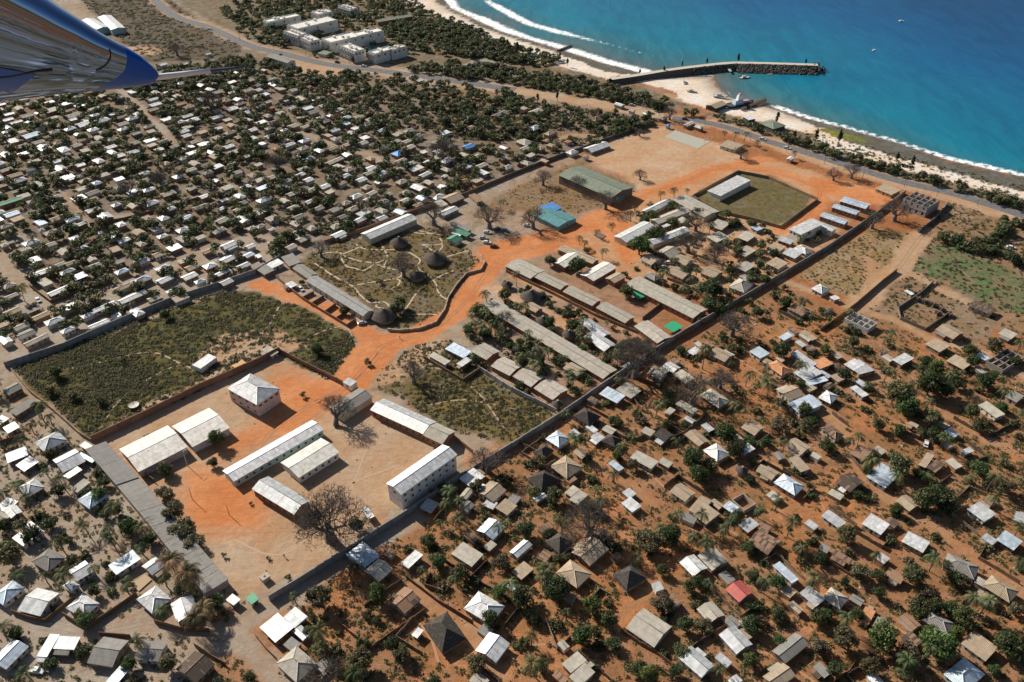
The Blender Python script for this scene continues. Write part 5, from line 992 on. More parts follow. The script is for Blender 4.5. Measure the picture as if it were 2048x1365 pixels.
# ---------------------------------------------------------------- cars
CC = {'white': (.72, .72, .70), 'silver': (.42, .43, .45), 'dark': (.05, .05, .06), 'blue': (.08, .16, .32), 'grey': (.2, .2, .21)}
_car = {}
def car_meshes(col, pickup):
    k = (col, pickup)
    if k in _car: return _car[k]
    c = (*CC[col], 0); g = (.02, .025, .03, 0); b = MB()
    def prof(pts, w0, w1, m):
        n = len(pts)
        for s in (-1, 1): m.face([(x, s * (w1 if z > .95 else w0), z) for x, z in (pts if s < 0 else pts[::-1])], c)
        for i in range(n):
            (x1, z1), (x2, z2) = pts[i], pts[(i + 1) % n]; a, d = (w1 if z1 > .95 else w0), (w1 if z2 > .95 else w0); m.face([(x1, a, z1), (x1, -a, z1), (x2, -d, z2), (x2, d, z2)], c)
    if pickup: pts = [(-2.4, .4), (-2.4, .9), (-.7, .92), (-.6, 1.6), (.55, 1.62), (1.0, 1.0), (2.3, .85), (2.4, .4)]
    else: pts = [(-2.2, .35), (-2.25, .85), (-1.9, 1.0), (-1.5, 1.5), (.4, 1.52), (1.0, 1.0), (2.1, .82), (2.2, .35)]
    prof(pts, .85, .68, b); bm_ = b.mesh('car_body', [M['paint']])
    gl = MB(); z0, z1 = 1.02, 1.45; xr = -.62 if pickup else -1.45
    for s in (-1, 1): gl.face([(xr - (.0 if pickup else .35), s * .79, z0), (.92, s * .79, z0), (.42, s * .70, z1), (xr, s * .70, z1)], g)
    gl.face([(1.02, -.7, 1.01), (1.02, .7, 1.01), (.50, .62, 1.55), (.50, -.62, 1.55)], g); gl.face([(xr - .42, -.6, 1.06), (xr - .42, .6, 1.06), (xr - .06, .6, 1.5), (xr - .06, -.6, 1.5)], g)
    gm = gl.mesh('car_glass', [M['glass']]); w_ = MB()
    w_.tube([(0, -.11, 0), (0, .11, 0)], .33, 10, (.02, .02, .02, 0)); w_.tube([(0, -.13, 0), (0, -.12, 0)], .18, 8, (.4, .4, .4, 0)); wm = w_.mesh('car_wheel', [M['plain']])
    _car[k] = (bm_, gm, wm); return _car[k]
def car(label, x, y, ang, col='white', pickup=False, group=None):
    b, g, w_ = car_meshes(col, pickup); p = P(x, y); r = tag(empty('pickup_truck' if pickup else 'parked_car', (p[0], p[1], .02), R(ang)), label, 'car', group); link('body', b, r); link('window', g, r)
    for sx in (-1.4, 1.4):
        for sy in (-.8, .8): q = link('wheel', w_, r); q.location = (sx, sy, .33)
GC = 'cars parked under the baobabs by the garden'
for a in [('white pickup in the dirt lane at the corner of the crowded quarter', 77, 602, -50, 'white', True), ('white pickup with an open bed parked by a shaded yard near the bottom lane', 75, 1344, -10, 'white', True),
          ('silver car parked beside the round hut at the road corner', 725, 648, 20, 'silver', False), ('white car beside the small grey shed at the end of the long garden roof', 602, 580, -50, 'white', False),
          ('white car, topmost of the parked cluster by the orange square', 975, 467, -15, 'white', False, GC), ('silver car, second down in the parked cluster by the orange square', 967, 478, -5, 'silver', False, GC), ('white car, third down in the parked cluster by the orange square', 974, 487, -10, 'white', False, GC),
          ('dark car, lowest of the parked cluster by the orange square', 988, 495, 0, 'dark', False, GC), ('blue-grey car under the big baobab behind the parked cluster', 1010, 463, -20, 'blue', False, GC), ('dark pickup deep in the baobab shade behind the parked cluster', 996, 460, 10, 'dark', True, GC),
          ('white car at the foot of the baobab beside the teal-roofed house', 1055, 453, -10, 'white', False), ('white car in the yard between two tan roofs, the farther of two', 1339, 528, -15, 'white', False), ('silver car in the yard between two tan roofs, the nearer of two', 1325, 536, 25, 'silver', False),
          ('grey car parked at the edge of the orange road above the scrub', 970, 668, -40, 'grey', False), ('white car driving on the coast road below the hotel pool', 728, 134, -15, 'white', False), ('dark car on the coast road below the hotel blocks', 675, 126, -15, 'dark', False),
          ('white car on the coast road near the two white warehouses', 421, 60, -30, 'white', False), ('dark pickup on the verge of the coast road by the unfinished building', 1916, 386, -33, 'dark', True), ('white car on the coast road toward the stepped barracks', 1574, 298, -33, 'white', False),
          ('dark car on the coast road behind the basketball court', 1370, 240, -25, 'dark', False), ('white car in the coast road verge past the pavilion', 1525, 280, -33, 'white', False), ('white car half hidden by trees in the brown village', 1852, 890, 60, 'white', False),
          ('white car at the edge of the sandy patch by the far hedge', 2022, 497, -20, 'white', False), ('dark car at the roadside stalls before the hedge', 1240, 207, -10, 'dark', False), ('silver car at the roadside stalls before the hedge', 1264, 212, -10, 'silver', False)]:
    car(*a)

# ---------------------------------------------------------------- jetty, boats, stranded ship
def jetty():
    top = line('1222 158 1270 151 1330 141 1400 132 1460 126 1500 126 1560 127.5 1636 130', 3.8); r = tag(empty('jetty', (top[0][0], top[0][1], 0)), 'long curved stone jetty reaching into the turquoise sea', 'jetty'); c0 = top[0]; pl = smooth_line(top - c0, 4)
    d = np.gradient(pl, axis=0); nr = np.stack([-d[:, 1], d[:, 0]], 1); nr /= np.linalg.norm(nr, axis=1)[:, None]; wd = 2.4
    if pix((*(pl[5] + nr[5] * 10 + c0), 0))[1] < pix((*(pl[5] + c0), 0))[1]: nr = -nr      # nr points to the harbour side
    m = MB(); b = MB()
    for i in range(len(pl) - 1):
        a0, a1, e0, e1 = pl[i] - nr[i] * wd, pl[i + 1] - nr[i + 1] * wd, pl[i] + nr[i] * wd, pl[i + 1] + nr[i + 1] * wd
        m.face([(*a0, 3.8), (*a1, 3.8), (*e1, 3.8), (*e0, 3.8)], (.58, .52, .44, 0))
        for p, q, s in ((a0, a1, -1), (e0, e1, 1)): b.face([(*p, 3.8), (*q, 3.8), (*(q + nr[i + 1] * s * 3.0), -3), (*(p + nr[i] * s * 3.0), -3)], (.10, .09, .085, 0))
    m.build('deck', [M['plain']], r); b.build('side_wall', [M['rock']], r)
    k = MB(); n = len(pl)
    for i in range(1500):
        t = random.uniform(.42, 1.0); j = min(int(t * (n - 1)), n - 1); u = random.uniform(0, 1); wdt = 9 if t > .62 else 4; p = pl[j] + (pl[min(j + 1, n - 1)] - pl[j]) * random.random() + nr[j] * (wd + u * wdt)
        if t > .985: th = random.uniform(0, 6.28); p = pl[-1] + np.array([math.cos(th), math.sin(th)]) * random.uniform(2, 8)
        s = random.uniform(.8, 2.1); g = random.uniform(.04, .2); k.box((p[0], p[1], 3.2 - u * 4.4), (s, s * random.uniform(.6, 1), s * .8), (g, g * .93, g * .85, 0), random.uniform(0, 3), top=random.uniform(.5, .9))
    for i in range(500):
        j = random.randrange(n); p = pl[j] - nr[j] * (wd + random.uniform(0, 2.5)); s = random.uniform(.8, 1.8); g = random.uniform(.05, .2); k.box((p[0], p[1], random.uniform(-1, 2)), (s, s * .8, s * .8), (g, g * .93, g * .85, 0), random.uniform(0, 3), top=.7)
    tag(k.build('boulder_slope', [M['rock']], r), kind='stuff')
    gang = line('1452 132 1461 146', 0) - c0; g = MB(); a = math.atan2(*(gang[1] - gang[0])[::-1]); mid = gang.mean(0); g.box((mid[0], mid[1], 1.0), (float(np.hypot(*(gang[1] - gang[0]))), 2, .3), (.42, .40, .36, 0), a); g.build('gangway', [M['plain']], r)
jetty(); lm('the long stone jetty', 1470, 130)
def boat(label, x, y, ang, L, hull, cab, z=.3, name='boat'):
    p = P(x, y); r = tag(empty(name, (p[0], p[1], z), R(ang)), label, 'boat'); m = MB(); n = 8; ring = []
    for i in range(n + 1):
        t = -1 + 2 * i / n; w_ = .17 * L * (1 - max(0, t) ** 2.2) * (1 if t > -.9 else .8); ring.append((t * L / 2, w_, .08 * L * (1 + .5 * max(0, t) ** 2)))
    for i in range(n):
        (x0, w0, h0), (x1, w1, h1) = ring[i], ring[i + 1]
        for s in (-1, 1): m.face([(x0, s * w0 * .55, 0), (x1, s * w1 * .55, 0), (x1, s * w1, h1), (x0, s * w0, h0)], (*hull, 0))
        m.face([(x0, -w0 * .9, h0 * .8), (x1, -w1 * .9, h1 * .8), (x1, w1 * .9, h1 * .8), (x0, w0 * .9, h0 * .8)], (*[c * .8 for c in hull], 0)); m.face([(x0, -w0 * .55, 0), (x1, -w1 * .55, 0), (x1, w1 * .55, 0), (x0, w0 * .55, 0)], (*hull, 0))
    m.build('hull', [M['plain']], r)
    if cab:
        m = MB(); m.box((-.1 * L, 0, .14 * L), (.32 * L, .2 * L, .14 * L), (*cab, 0), top=.85); m.build('cabin', [M['plain']], r); m = MB(); m.tube([(0, 0, .1 * L), (0, 0, .34 * L)], .05, 4, (.3, .25, .2, 0)); m.build('mast', [M['plain']], r)
    return r
boat('white-cabined boat hauled onto the sand, closest to the jetty', 1369, 166, 80, 8, (.6, .6, .58), (.65, .62, .6)); boat('narrow pale boat on the sand between the two other beached boats', 1384, 185, -25, 8, (.55, .52, .48), (.4, .45, .45)); boat('long covered white boat on the sand near the water', 1441, 195, -15, 11, (.65, .66, .64), (.5, .52, .52))
boat('white boat moored at the floating pontoon in the harbour', 1490, 154, 12, 9, (.72, .66, .62), (.6, .5, .5), -1.0); boat('small boat moored beside the foot of the boulder slope', 1541, 147, 5, 5, (.5, .4, .35), None, -1.0); boat('small dark open boat behind the pontoon', 1483, 150, 5, 5, (.12, .13, .14), None, -1.0)
boat('small white motorboat far out on the open sea', 1803, 41, 10, 6, (.8, .8, .8), (.7, .7, .7), -1.0); boat('tiny white boat on the open sea, nearer the jetty end', 1748, 99, 40, 5, (.8, .8, .8), (.8, .8, .8), -1.0)
s_ = boat('stranded dark ship with a blue-white and pink deckhouse at the top of the beach', 1480, 212, 20, 22, (.06, .07, .09), (.45, .58, .70), .2, 'stranded_ship')
m = MB(); m.box((-1.5, 0, 6), (4, 3, 3.5), (.75, .80, .85, 0), top=.7); m.box((-1.5, 0, 8.4), (2, 2, 1.6), (.75, .35, .38, 0), top=.6); m.box((4, 0, 3), (5, 3, 1.0), (.5, .3, .32, 0)); m.build('deckhouse', [M['plain']], s_); lm('the stranded ship', 1480, 205)
g = MB(); pl = line('1484 222 1500 216 1520 208 1530 203'); c0 = pl[0]
for i in range(22):
    t = i / 21; p = pl[0] + (pl[-1] - pl[0]) * t - c0; g.box((p[0], p[1], .9), (.3, 2.4, 2.6), (.13, .10, .08, 0), R(25))
o = g.build('timber_groyne', [M['rock']]); o.location = (c0[0], c0[1], 0); tag(o, 'dark timber groyne running from the stranded ship into the surf', 'groyne')
g = MB(); a, b = P(1115, 102), P(1143, 91); d = b - a; g.box((0, 0, .0), (float(np.hypot(*d[:2])), 1.6, 1.2), (.12, .10, .09, 0), math.atan2(d[1], d[0])); o = g.build('stone_groyne', [M['rock']]); o.location = ((a + b) / 2)[0], ((a + b) / 2)[1], 0; tag(o, 'short dark stone groyne crossing the wet reef flat before the jetty', 'groyne')

# ---------------------------------------------------------------- people
def person(label, x, y, ang, shirt, legs):
    p = P(x, y); me = bpy.data.meshes.new('person'); J = [(0, 0, .95), (0, 0, 1.2), (0, 0, 1.42), (0, 0, 1.52), (0, .02, 1.68), (.19, 0, 1.4), (.26, .05, 1.12), (.24, .2, .9), (-.19, 0, 1.4), (-.26, -.04, 1.12), (-.25, .1, .88), (.1, 0, .9), (.12, .14, .5), (.12, .02, .08), (.12, .16, .04), (-.1, 0, .9), (-.11, -.1, .5), (-.11, -.26, .1), (-.11, -.14, .04)]
    E = [(0, 1), (1, 2), (2, 3), (3, 4), (2, 5), (5, 6), (6, 7), (2, 8), (8, 9), (9, 10), (0, 11), (11, 12), (12, 13), (13, 14), (0, 15), (15, 16), (16, 17), (17, 18)]
    me.from_pydata(J, E, []); o = bpy.data.objects.new('person', me); COL.objects.link(o); md = o.modifiers.new('skin', 'SKIN'); sv = me.skin_vertices[0].data
    for i, r_ in enumerate([.15, .14, .15, .06, .1, .07, .05, .04, .07, .05, .04, .1, .075, .045, .04, .1, .075, .045, .04]): sv[i].radius = (r_, r_)
    sv[0].use_root = True; o.modifiers.new('sub', 'SUBSURF').levels = 1
    t = NT('clothes_' + label[:8], .9); g_ = t.n('SeparateXYZ'); tc = t.n('TexCoord'); t.l(tc.outputs['Object'], g_.inputs[0]); c = t.mix(t.math('GREATER_THAN', g_.outputs[2], .92), legs, shirt); c = t.mix(t.math('GREATER_THAN', g_.outputs[2], 1.5), c, (.06, .035, .025)); me.materials.append(t.out(c))
    o.location = (p[0], p[1], 0); o.rotation_euler = (0, 0, R(ang)); tag(o, label, 'person')
person('person in dark clothes walking alone across the dusty school yard by the baobab', 569, 1115, 20, (.08, .08, .1), (.05, .05, .07)); person('person in a red shirt and dark trousers walking between the brick rows', 1180, 583, 70, (.4, .05, .05), (.06, .06, .1))
person('person in a white shirt on the orange road near the planting bed', 1216, 456, 150, (.6, .6, .6), (.08, .08, .12)); person('person in a blue shirt standing at the edge of the orange road fork', 800, 678, 40, (.06, .12, .35), (.1, .08, .07))
# ---------------------------------------------------------------- vegetation
def quads(C, N, sx, sy):
    """leaf cards: centres C, normals N, half sizes"""
    n = len(C); A = RS.normal(size=(n, 3)); A -= (A * N).sum(1)[:, None] * N; A /= np.linalg.norm(A, axis=1)[:, None]; B = np.cross(N, A)
    sx = np.asarray(sx).reshape(-1, 1); sy = np.asarray(sy).reshape(-1, 1)
    V = np.stack([C - A * sx - B * sy * .25, C - B * sy * .9 + A * sx * .1, C + A * sx + B * sy * .2, C + B * sy], 1).reshape(-1, 3)
    return V, np.arange(4 * n).reshape(-1, 4)
def crown_cards(r, hz, nclump, per, leaf, col, light, zc, cone=False, hollow=.35, flat=.0):
    """clumps of leaves spread unevenly through a crown"""
    d = RS.normal(size=(nclump, 3)); d /= np.linalg.norm(d, axis=1)[:, None]; rad = RS.uniform(hollow, 1, nclump) ** .6; c = d * rad[:, None]
    c[:, 0] *= r * .78 * (1 + .18 * np.sin(3 * np.arctan2(c[:, 1], c[:, 0]) + RS.uniform(0, 6))); c[:, 1] *= r * .78; c[:, 2] *= hz * .78
    if flat: c[:, 2] = np.maximum(c[:, 2], -hz * flat)
    if cone: k = (c[:, 2] / hz + 1) / 2; c[:, :2] *= (1.25 - k)[:, None]
    cr = r * RS.uniform(.20, .42, nclump); V = []; F = []; C = []; k = 0
    for i in range(nclump):
        n = per; q = RS.normal(size=(n, 3)); q /= np.linalg.norm(q, axis=1)[:, None]; p = c[i] + q * (cr[i] * RS.uniform(.55, 1.05, n))[:, None] * np.array([1, 1, .75])
        nn = q + RS.normal(size=(n, 3)) * .55 + np.array([0, 0, .25]); nn /= np.linalg.norm(nn, axis=1)[:, None]
        v, f = quads(p + np.array([0, 0, zc]), nn, leaf * RS.uniform(.6, 1.3, n), leaf * RS.uniform(.4, .9, n)); V.append(v); F.append(f + k); k += len(v)
        tone = RS.uniform(0, 1) ** .9; cc = np.array(col) * (1 - tone) + np.array(light) * tone; C.append(np.c_[cc * RS.uniform(.75, 1.25, (n, 1)), np.zeros(n)])
    return np.vstack(V), np.vstack(F), np.vstack(C)
BK = (.14, .11, .085, 0); BG = (.20, .17, .155, 0)
def trunk_mesh(h, r, lean=.3, limbs=5, spread=1.6, col=BK, n=6):
    m = MB(); a = random.uniform(0, 6.28); top = np.array([math.cos(a) * lean, math.sin(a) * lean, h * .55]); m.tube([(0, 0, -.2), top * .5, top], [r * 1.3, r, r * .8], n, col)
    for k in range(limbs):
        t = a + 6.28 * k / limbs + random.uniform(-.4, .4); e = top + np.array([math.cos(t) * spread, math.sin(t) * spread, h * random.uniform(.25, .45)]); m.tube([top * .9, (top + e) / 2 + np.array([0, 0, .15]), e], [r * .6, r * .4, r * .12], 4, col, cap=False)
    return m.mesh('trunk', [M['bark']])
LEAFY = []
for col, li, rr in [((.03, .05, .016), (.085, .12, .035), 3.4), ((.035, .055, .02), (.11, .13, .045), 3.2), ((.025, .042, .016), (.065, .09, .03), 3.6), ((.06, .062, .024), (.15, .145, .06), 3.0), ((.045, .065, .02), (.12, .155, .04), 3.0), ((.075, .068, .035), (.15, .13, .07), 3.1)]:
    v, f, c = crown_cards(rr, rr * .66, 46, 44, .27, col, li, 3.0, flat=.6); LEAFY.append((make_mesh('crown', v, f, [M['leaf']], col=c), trunk_mesh(3.4, .2, .3, 5, 1.5), rr, 3.0))
SHRUB = []
for col, li in [((.045, .055, .02), (.12, .125, .045)), ((.08, .07, .035), (.16, .14, .07)), ((.035, .05, .02), (.09, .11, .04))]:
    v, f, c = crown_cards(1.4, .9, 22, 24, .2, col, li, .7, flat=.5); SHRUB.append((make_mesh('shrub', v, f, [M['leaf']], col=c), 1.3))
def palm(h, nf, L, bend, gold=False):
    m = MB(); a = random.uniform(0, 6.28); t = np.array([math.cos(a) * bend, math.sin(a) * bend, h]); m.tube([(0, 0, -.2), t * np.array([.25, .25, .5]), t], [.22, .16, .13], 6, (.17, .14, .11, 0)); tm = m.mesh('trunk', [M['bark']])
    V = []; C = []
    for k in range(nf):
        az = 6.283 * k / nf + random.uniform(-.2, .2); el = random.uniform(-.15, 1.15); ll = L * random.uniform(.8, 1.1); dry = random.random() < .12
        base = np.array((.035, .055, .015)) if random.random() < .5 else np.array((.09, .11, .035))
        if dry or (gold and random.random() < .6): base = np.array((.24, .18, .075))
        d = np.array([math.cos(az), math.sin(az), 0]); s = np.cross(d, (0, 0, 1)); ns = 15; p = t.copy(); e = el; P0 = []
        for j in range(ns + 1): P0.append(p.copy()); p = p + (d * math.cos(e) + np.array([0, 0, math.sin(e)])) * ll / ns; e -= (1.5 + el * .6) / ns * 1.15
        for j in range(1, ns):
            q, q2 = P0[j], P0[j + 1]; lw = ll * .22 * math.sin(math.pi * (.12 + .85 * j / ns)) ** .7
            for sg in (-1, 1):
                tip = q + s * sg * lw * .85 + (q2 - q) * 1.6 + np.array([0, 0, -lw * .45]); V += [q, q + (q2 - q) * .75, tip + (q2 - q) * .15, tip]; C.append((*(base * random.uniform(.75, 1.3)), 0))
    V = np.array(V); return make_mesh('crown', V, np.arange(len(V)).reshape(-1, 4), [M['leaf']], col=C), tm, h
PALM = [palm(6.0, 14, 3.9, .9), palm(4.8, 13, 3.6, .5), palm(7.0, 20, 4.3, 1.0), palm(3.8, 12, 3.2, .2), palm(5.5, 30, 4.6, .6, True)]
def baobab(seed, H=9.0, depth=5, lean=(0, 0), twig=1.0):
    rnd = random.Random(seed); b = MB(); tr = MB()
    def unit(v): return v / (np.linalg.norm(v) + 1e-9)
    def grow(p, d, L, r, lv, mb):
        pts = [p]; dd = d; n = 3 if lv < 3 else 2
        for i in range(n): dd = unit(dd + np.array([rnd.uniform(-.3, .3), rnd.uniform(-.3, .3), rnd.uniform(-.12, .22)])); pts.append(pts[-1] + dd * L / n)
        r1 = r * (.55 if lv < depth else .3); mb.tube(pts, list(np.linspace(r, r1, len(pts))), 6 if lv < 2 else (4 if lv < 4 else 3), (.20, .17, .15, 0) if lv < 3 else (.16, .135, .12, 0), cap=False)
        if lv >= depth: return
        k = 4 if lv < 2 else (rnd.choice([3, 4]) if lv < 4 else 3)
        for i in range(k):
            az = 6.283 * i / k + rnd.uniform(-.6, .6); a = unit(np.cross(dd, (.3, .2, 1.0))); c = np.cross(dd, a); sp = rnd.uniform(.45, .95)
            nd = unit(dd * math.cos(sp) + (a * math.cos(az) + c * math.sin(az)) * math.sin(sp) + np.array([0, 0, .06])); st = pts[-1] if i else pts[-1]
            grow(st, nd, L * rnd.uniform(.62, .85), max(r1 * rnd.uniform(.7, .9), .022 * twig), lv + 1, b)
    ln = np.array([lean[0], lean[1], 0.0]); th = H * .34; tp = np.array([0, 0, th]) + ln * th
    tr.tube([np.array([0, 0, -.3]), np.array([0, 0, th * .12]) + ln * .1, np.array([0, 0, th * .6]) + ln * th * .6, tp], [H * .155, H * .115, H * .095, H * .08], 10, BG, cap=True)
    for i in range(8):
        az = 6.283 * i / 8 + rnd.uniform(-.3, .3); el = rnd.uniform(.25, 1.1); d = np.array([math.cos(az) * math.cos(el), math.sin(az) * math.cos(el), math.sin(el)]) + ln * .5
        grow(tp - np.array([0, 0, th * rnd.uniform(.02, .25)]), unit(d), H * rnd.uniform(.26, .34), H * rnd.uniform(.03, .048), 1, b)
    return b.mesh('crown', [M['bark']]), tr.mesh('trunk', [M['bark']], True), H
BAO = [baobab(3, twig=2.0), baobab(11, twig=2.0), baobab(5, depth=6, twig=1.7), baobab(9, lean=(.55, .25), twig=2.2), baobab(31, depth=6, twig=1.9)]
def casuarina():
    v, f, c = crown_cards(1.7, 4.2, 40, 22, .3, (.02, .035, .018), (.05, .065, .035), 5.5, cone=True, hollow=.1); m = MB(); m.tube([(0, 0, -.2), (0, 0, 9.5)], [.2, .05], 5, BK); return make_mesh('crown', v, f, [M['leaf']], col=c), m.mesh('trunk', [M['bark']]), 9.7
CAS = [casuarina(), casuarina()]
TREES = []   # (object, kind words, survey position)
def put(name, parts, x, y, zc, s, words, cat, group, sz=None):
    sz = sz or random.uniform(.8, 1.3)
    
    p = P(x, y, zc * s); r = empty(name, (p[0], p[1], 0), random.uniform(0, 6.28)); r.scale = (s, s, s * sz); tag(r, None, cat, group)
    for nm, me in parts: link(nm, me, r)
    TREES.append((r, words, (x, y))); return r
LEAFLIST = []
def put_leafy(x, y, rpx, k=None):
    s = scl(x, y); LEAFLIST.append((rpx, x, y)); k = random.choice([0, 0, 1, 1, 2, 2, 3, 4, 5]) if k is None else k; cm, tm, rr, zc = LEAFY[k]; sc = rpx / s / rr
    return put('leafy_tree', [('crown', cm), ('trunk', tm)], x, y, zc, sc, ['dark green leafy tree', 'dense green leafy tree', 'deep green rounded tree', 'olive green tree', 'bright green leafy tree', 'dusty olive thorny tree'][k], 'tree', 'leafy trees between the houses')
def put_palm(x, y, k=None, s=1.0):
    k = random.randrange(4) if k is None else k; cm, tm, h = PALM[k]; return put('palm_tree', [('crown', cm), ('trunk', tm)], x, y, h, s * random.uniform(.85, 1.12), ['tall coconut palm', 'coconut palm', 'leaning coconut palm', 'short coconut palm', 'thick golden-green palm'][k], 'palm', 'coconut palms')
def rd(o, s): return [(o[0] + a / 4, o[1] + b / 4) for a, b in zip(*[iter([float(v) for v in s.split()])] * 2)]
for bx, by, rp, ty in BAOBABS:
    p = P(bx, by); s = scl(bx, by); k = {0: random.choice([0, 1]), 1: 2, 2: 3}[ty] if rp < 50 else 4; cm, tm, H = BAO[k]; sc = rp / s / (H * .72)
    r = empty('baobab_tree', (p[0], p[1], 0), R(60) if ty == 2 else random.uniform(0, 6.28)); r.scale = (sc,) * 3; tag(r, None, 'baobab', 'bare baobab trees'); link('trunk', tm, r); link('crown', cm, r); TREES.append((r, ['bare grey baobab', 'bare grey baobab', 'grey dense-twigged bare tree', 'leaning bare baobab', 'huge spreading bare baobab'][k], (bx, by))); FOOT.append((p[0], p[1], 1, 0, 2.5, 2.5))
for x, y in [(343, 1126), (372, 1158), (390, 1232), (408, 1212)]: put_palm(x, y, 4, 1.25)
for t in "318 1222 120 1150 88 1152 248 1166 280 1093 168 1048 215 1055 278 1285 60 1350 920 1045 880 1045 1015 1042 995 1055 1125 1048 1090 1140 1085 1155 1415 1085 1450 1058 1405 1030 1580 1050 1755 1110 1870 1115 2040 1050 2045 1120 1630 1170 1700 1235 1945 1200 1625 1155 98 835 60 850 30 960 90 940 120 955 230 1010 5 990 45 880 915 1010 890 1015 965 1015 1237 757 1495 752 1512 772 1532 760 1150 870 1157 882 1265 872 1242 890 1360 885 1230 945 1190 975 1080 690 1060 678 1070 702 1470 820 1540 770 1600 725 1700 880 1745 930 1800 950 1890 870 1985 955 1945 950 2040 690 2045 825 2040 960 1775 740 1990 1000 1720 875 1560 800 1900 760".split('\n'):
    for x, y in rd((0, 0), ' '.join(str(float(v) * 4) for v in t.split())): put_palm(x, y)
for x, y in rd((0, 0), ' '.join(str(float(v) * 4) for v in "1205 500 1270 412 1273 425 1193 462 1160 478 1170 485 1380 560 1390 570 1525 520 1530 535 1460 485 1055 665 1160 655 1365 580 1410 420 1520 500 1225 450 1375 380 1350 385 1322 388 1615 465 1640 480 1605 475 1700 620 75 500 25 520 200 490 60 470 150 440 80 410 355 430 420 440 400 420 150 600 40 580 230 560 430 500 100 540 320 500 160 430 440 390 470 395 330 415 600 400 680 410 930 330 1000 400 1450 265 1470 270 1490 270 1515 285 1590 306".split())): put_palm(x, y, None, .9)
for x, y, rp in [(1765, 1276, 33), (1880, 1288, 40), (1815, 1315, 28), (1165, 1270, 25), (640, 1195, 28), (625, 1235, 12), (712, 1050, 18), (575, 1150, 10), (920, 1145, 20), (980, 1238, 20), (720, 1320, 28), (615, 1262, 12), (1050, 1060, 20), (1115, 1178, 30), (1045, 1190, 26), (1225, 1285, 20), (1300, 1080, 30), (1340, 1070, 25), (1325, 1140, 14), (1505, 1150, 16),
        (1380, 1175, 16), (1325, 1205, 24), (1370, 1250, 18), (1410, 1250, 20), (1502, 1250, 22), (1500, 1212, 13), (1085, 1330, 15), (1300, 1350, 22), (1325, 1240, 12), (1500, 1320, 18), (1350, 1345, 16), (1695, 1070, 20), (1755, 1150, 16), (1825, 1150, 22), (1645, 1118, 18), (1600, 1100, 16), (1690, 1165, 12), (1560, 1230, 18), (1640, 1290, 20), (1690, 1280, 26), (1930, 1235, 26),
        (2020, 1290, 32), (1670, 1340, 18), (1740, 1335, 20), (2030, 1220, 15), (1560, 1280, 14), (1895, 1130, 14), (1240, 700, 14), (1105, 700, 10), (1125, 720, 14), (1215, 720, 14), (1385, 920, 26), (1395, 950, 22), (1335, 850, 12), (1450, 868, 24), (1470, 900, 22), (1420, 930, 20), (1175, 915, 12), (1500, 880, 14), (1280, 780, 10), (1080, 718, 12), (1565, 700, 20), (1560, 850, 22),
        (1610, 820, 16), (1800, 790, 30), (1815, 812, 26), (1860, 770, 28), (1890, 780, 20), (1970, 760, 20), (1940, 700, 16), (1855, 722, 22), (1800, 860, 15), (1865, 840, 20), (1960, 850, 16), (1880, 990, 34), (1850, 1000, 25), (1800, 930, 25), (1655, 892, 18), (1735, 940, 14), (1960, 935, 22), (1280, 490, 25), (1155, 528, 20), (1252, 583, 17), (1312, 463, 22), (1422, 572, 28), (1418, 608, 20),
        (1100, 520, 13), (1175, 500, 10), (1346, 407, 12), (1394, 421, 13), (1346, 442, 14), (1304, 430, 13), (1454, 427, 11), (1475, 500, 12), (1370, 540, 14), (1500, 560, 12), (1530, 560, 12), (1440, 620, 14), (1440, 428, 10), (1505, 445, 11), (432, 878, 18), (330, 940, 16), (322, 985, 14), (425, 925, 12), (295, 870, 10), (100, 780, 12), (195, 985, 20), (100, 1045, 18), (30, 1265, 18), (170, 1240, 20), (160, 1225, 14), (255, 1055, 22), (205, 965, 14), (60, 1070, 22), (20, 1110, 26), (445, 1105, 7), (535, 1110, 6),
        (605, 786, 8), (735, 720, 10), (635, 700, 14), (620, 560, 9), (690, 620, 12), (605, 562, 9), (800, 605, 14), (735, 590, 9), (330, 630, 11), (245, 718, 9), (110, 745, 14), (145, 790, 12), (200, 800, 12), (420, 670, 10), (1265, 930, 12), (900, 1000, 10), (885, 975, 12), (1600, 770, 12), (1010, 590, 14), (965, 620, 12), (950, 618, 12), (975, 665, 14), (1135, 628, 14), (1145, 650, 16),
        (1100, 645, 14), (1180, 600, 6), (1250, 545, 9), (1190, 520, 9), (1120, 500, 6), (1400, 640, 10), (1350, 520, 12), (1460, 540, 12), (1480, 560, 10), (1450, 600, 12), (1500, 600, 10), (1650, 700, 12), (1850, 600, 6), (1815, 575, 10), (1990, 690, 18), (2030, 720, 14), (500, 1000, 5), (760, 560, 8), (795, 612, 18), (850, 545, 10)]: put_leafy(x, y, rp)
for x, y, rp in [(345, 1022, 24), (362, 1052, 28), (385, 1080, 22), (338, 990, 14), (330, 935, 16)]: put_leafy(x, y, rp, 5)
for x, y, s in [(1035, 95, .9), (1100, 112, .8), (1135, 124, .8), (1280, 142, .7), (1328, 140, .8), (1365, 130, .6), (1414, 124, .7), (1477, 118, .9), (1612, 124, .7), (1555, 238, 1.1), (1590, 268, 1.0), (1632, 275, 1.1), (1680, 276, 1.2), (1796, 312, 1.0), (1826, 326, 1.0), (1075, 195, 1.0), (1115, 190, 1.0), (1120, 108, .8), (1060, 102, .7), (1015, 88, .9), (1480, 70 + 45, .01)]:
    if s < .1: continue
    cm, tm, h = random.choice(CAS); put('casuarina_tree', [('crown', cm), ('trunk', tm)], x, y, 5.0, s, 'slender dark casuarina', 'tree', 'casuarinas along the shore')
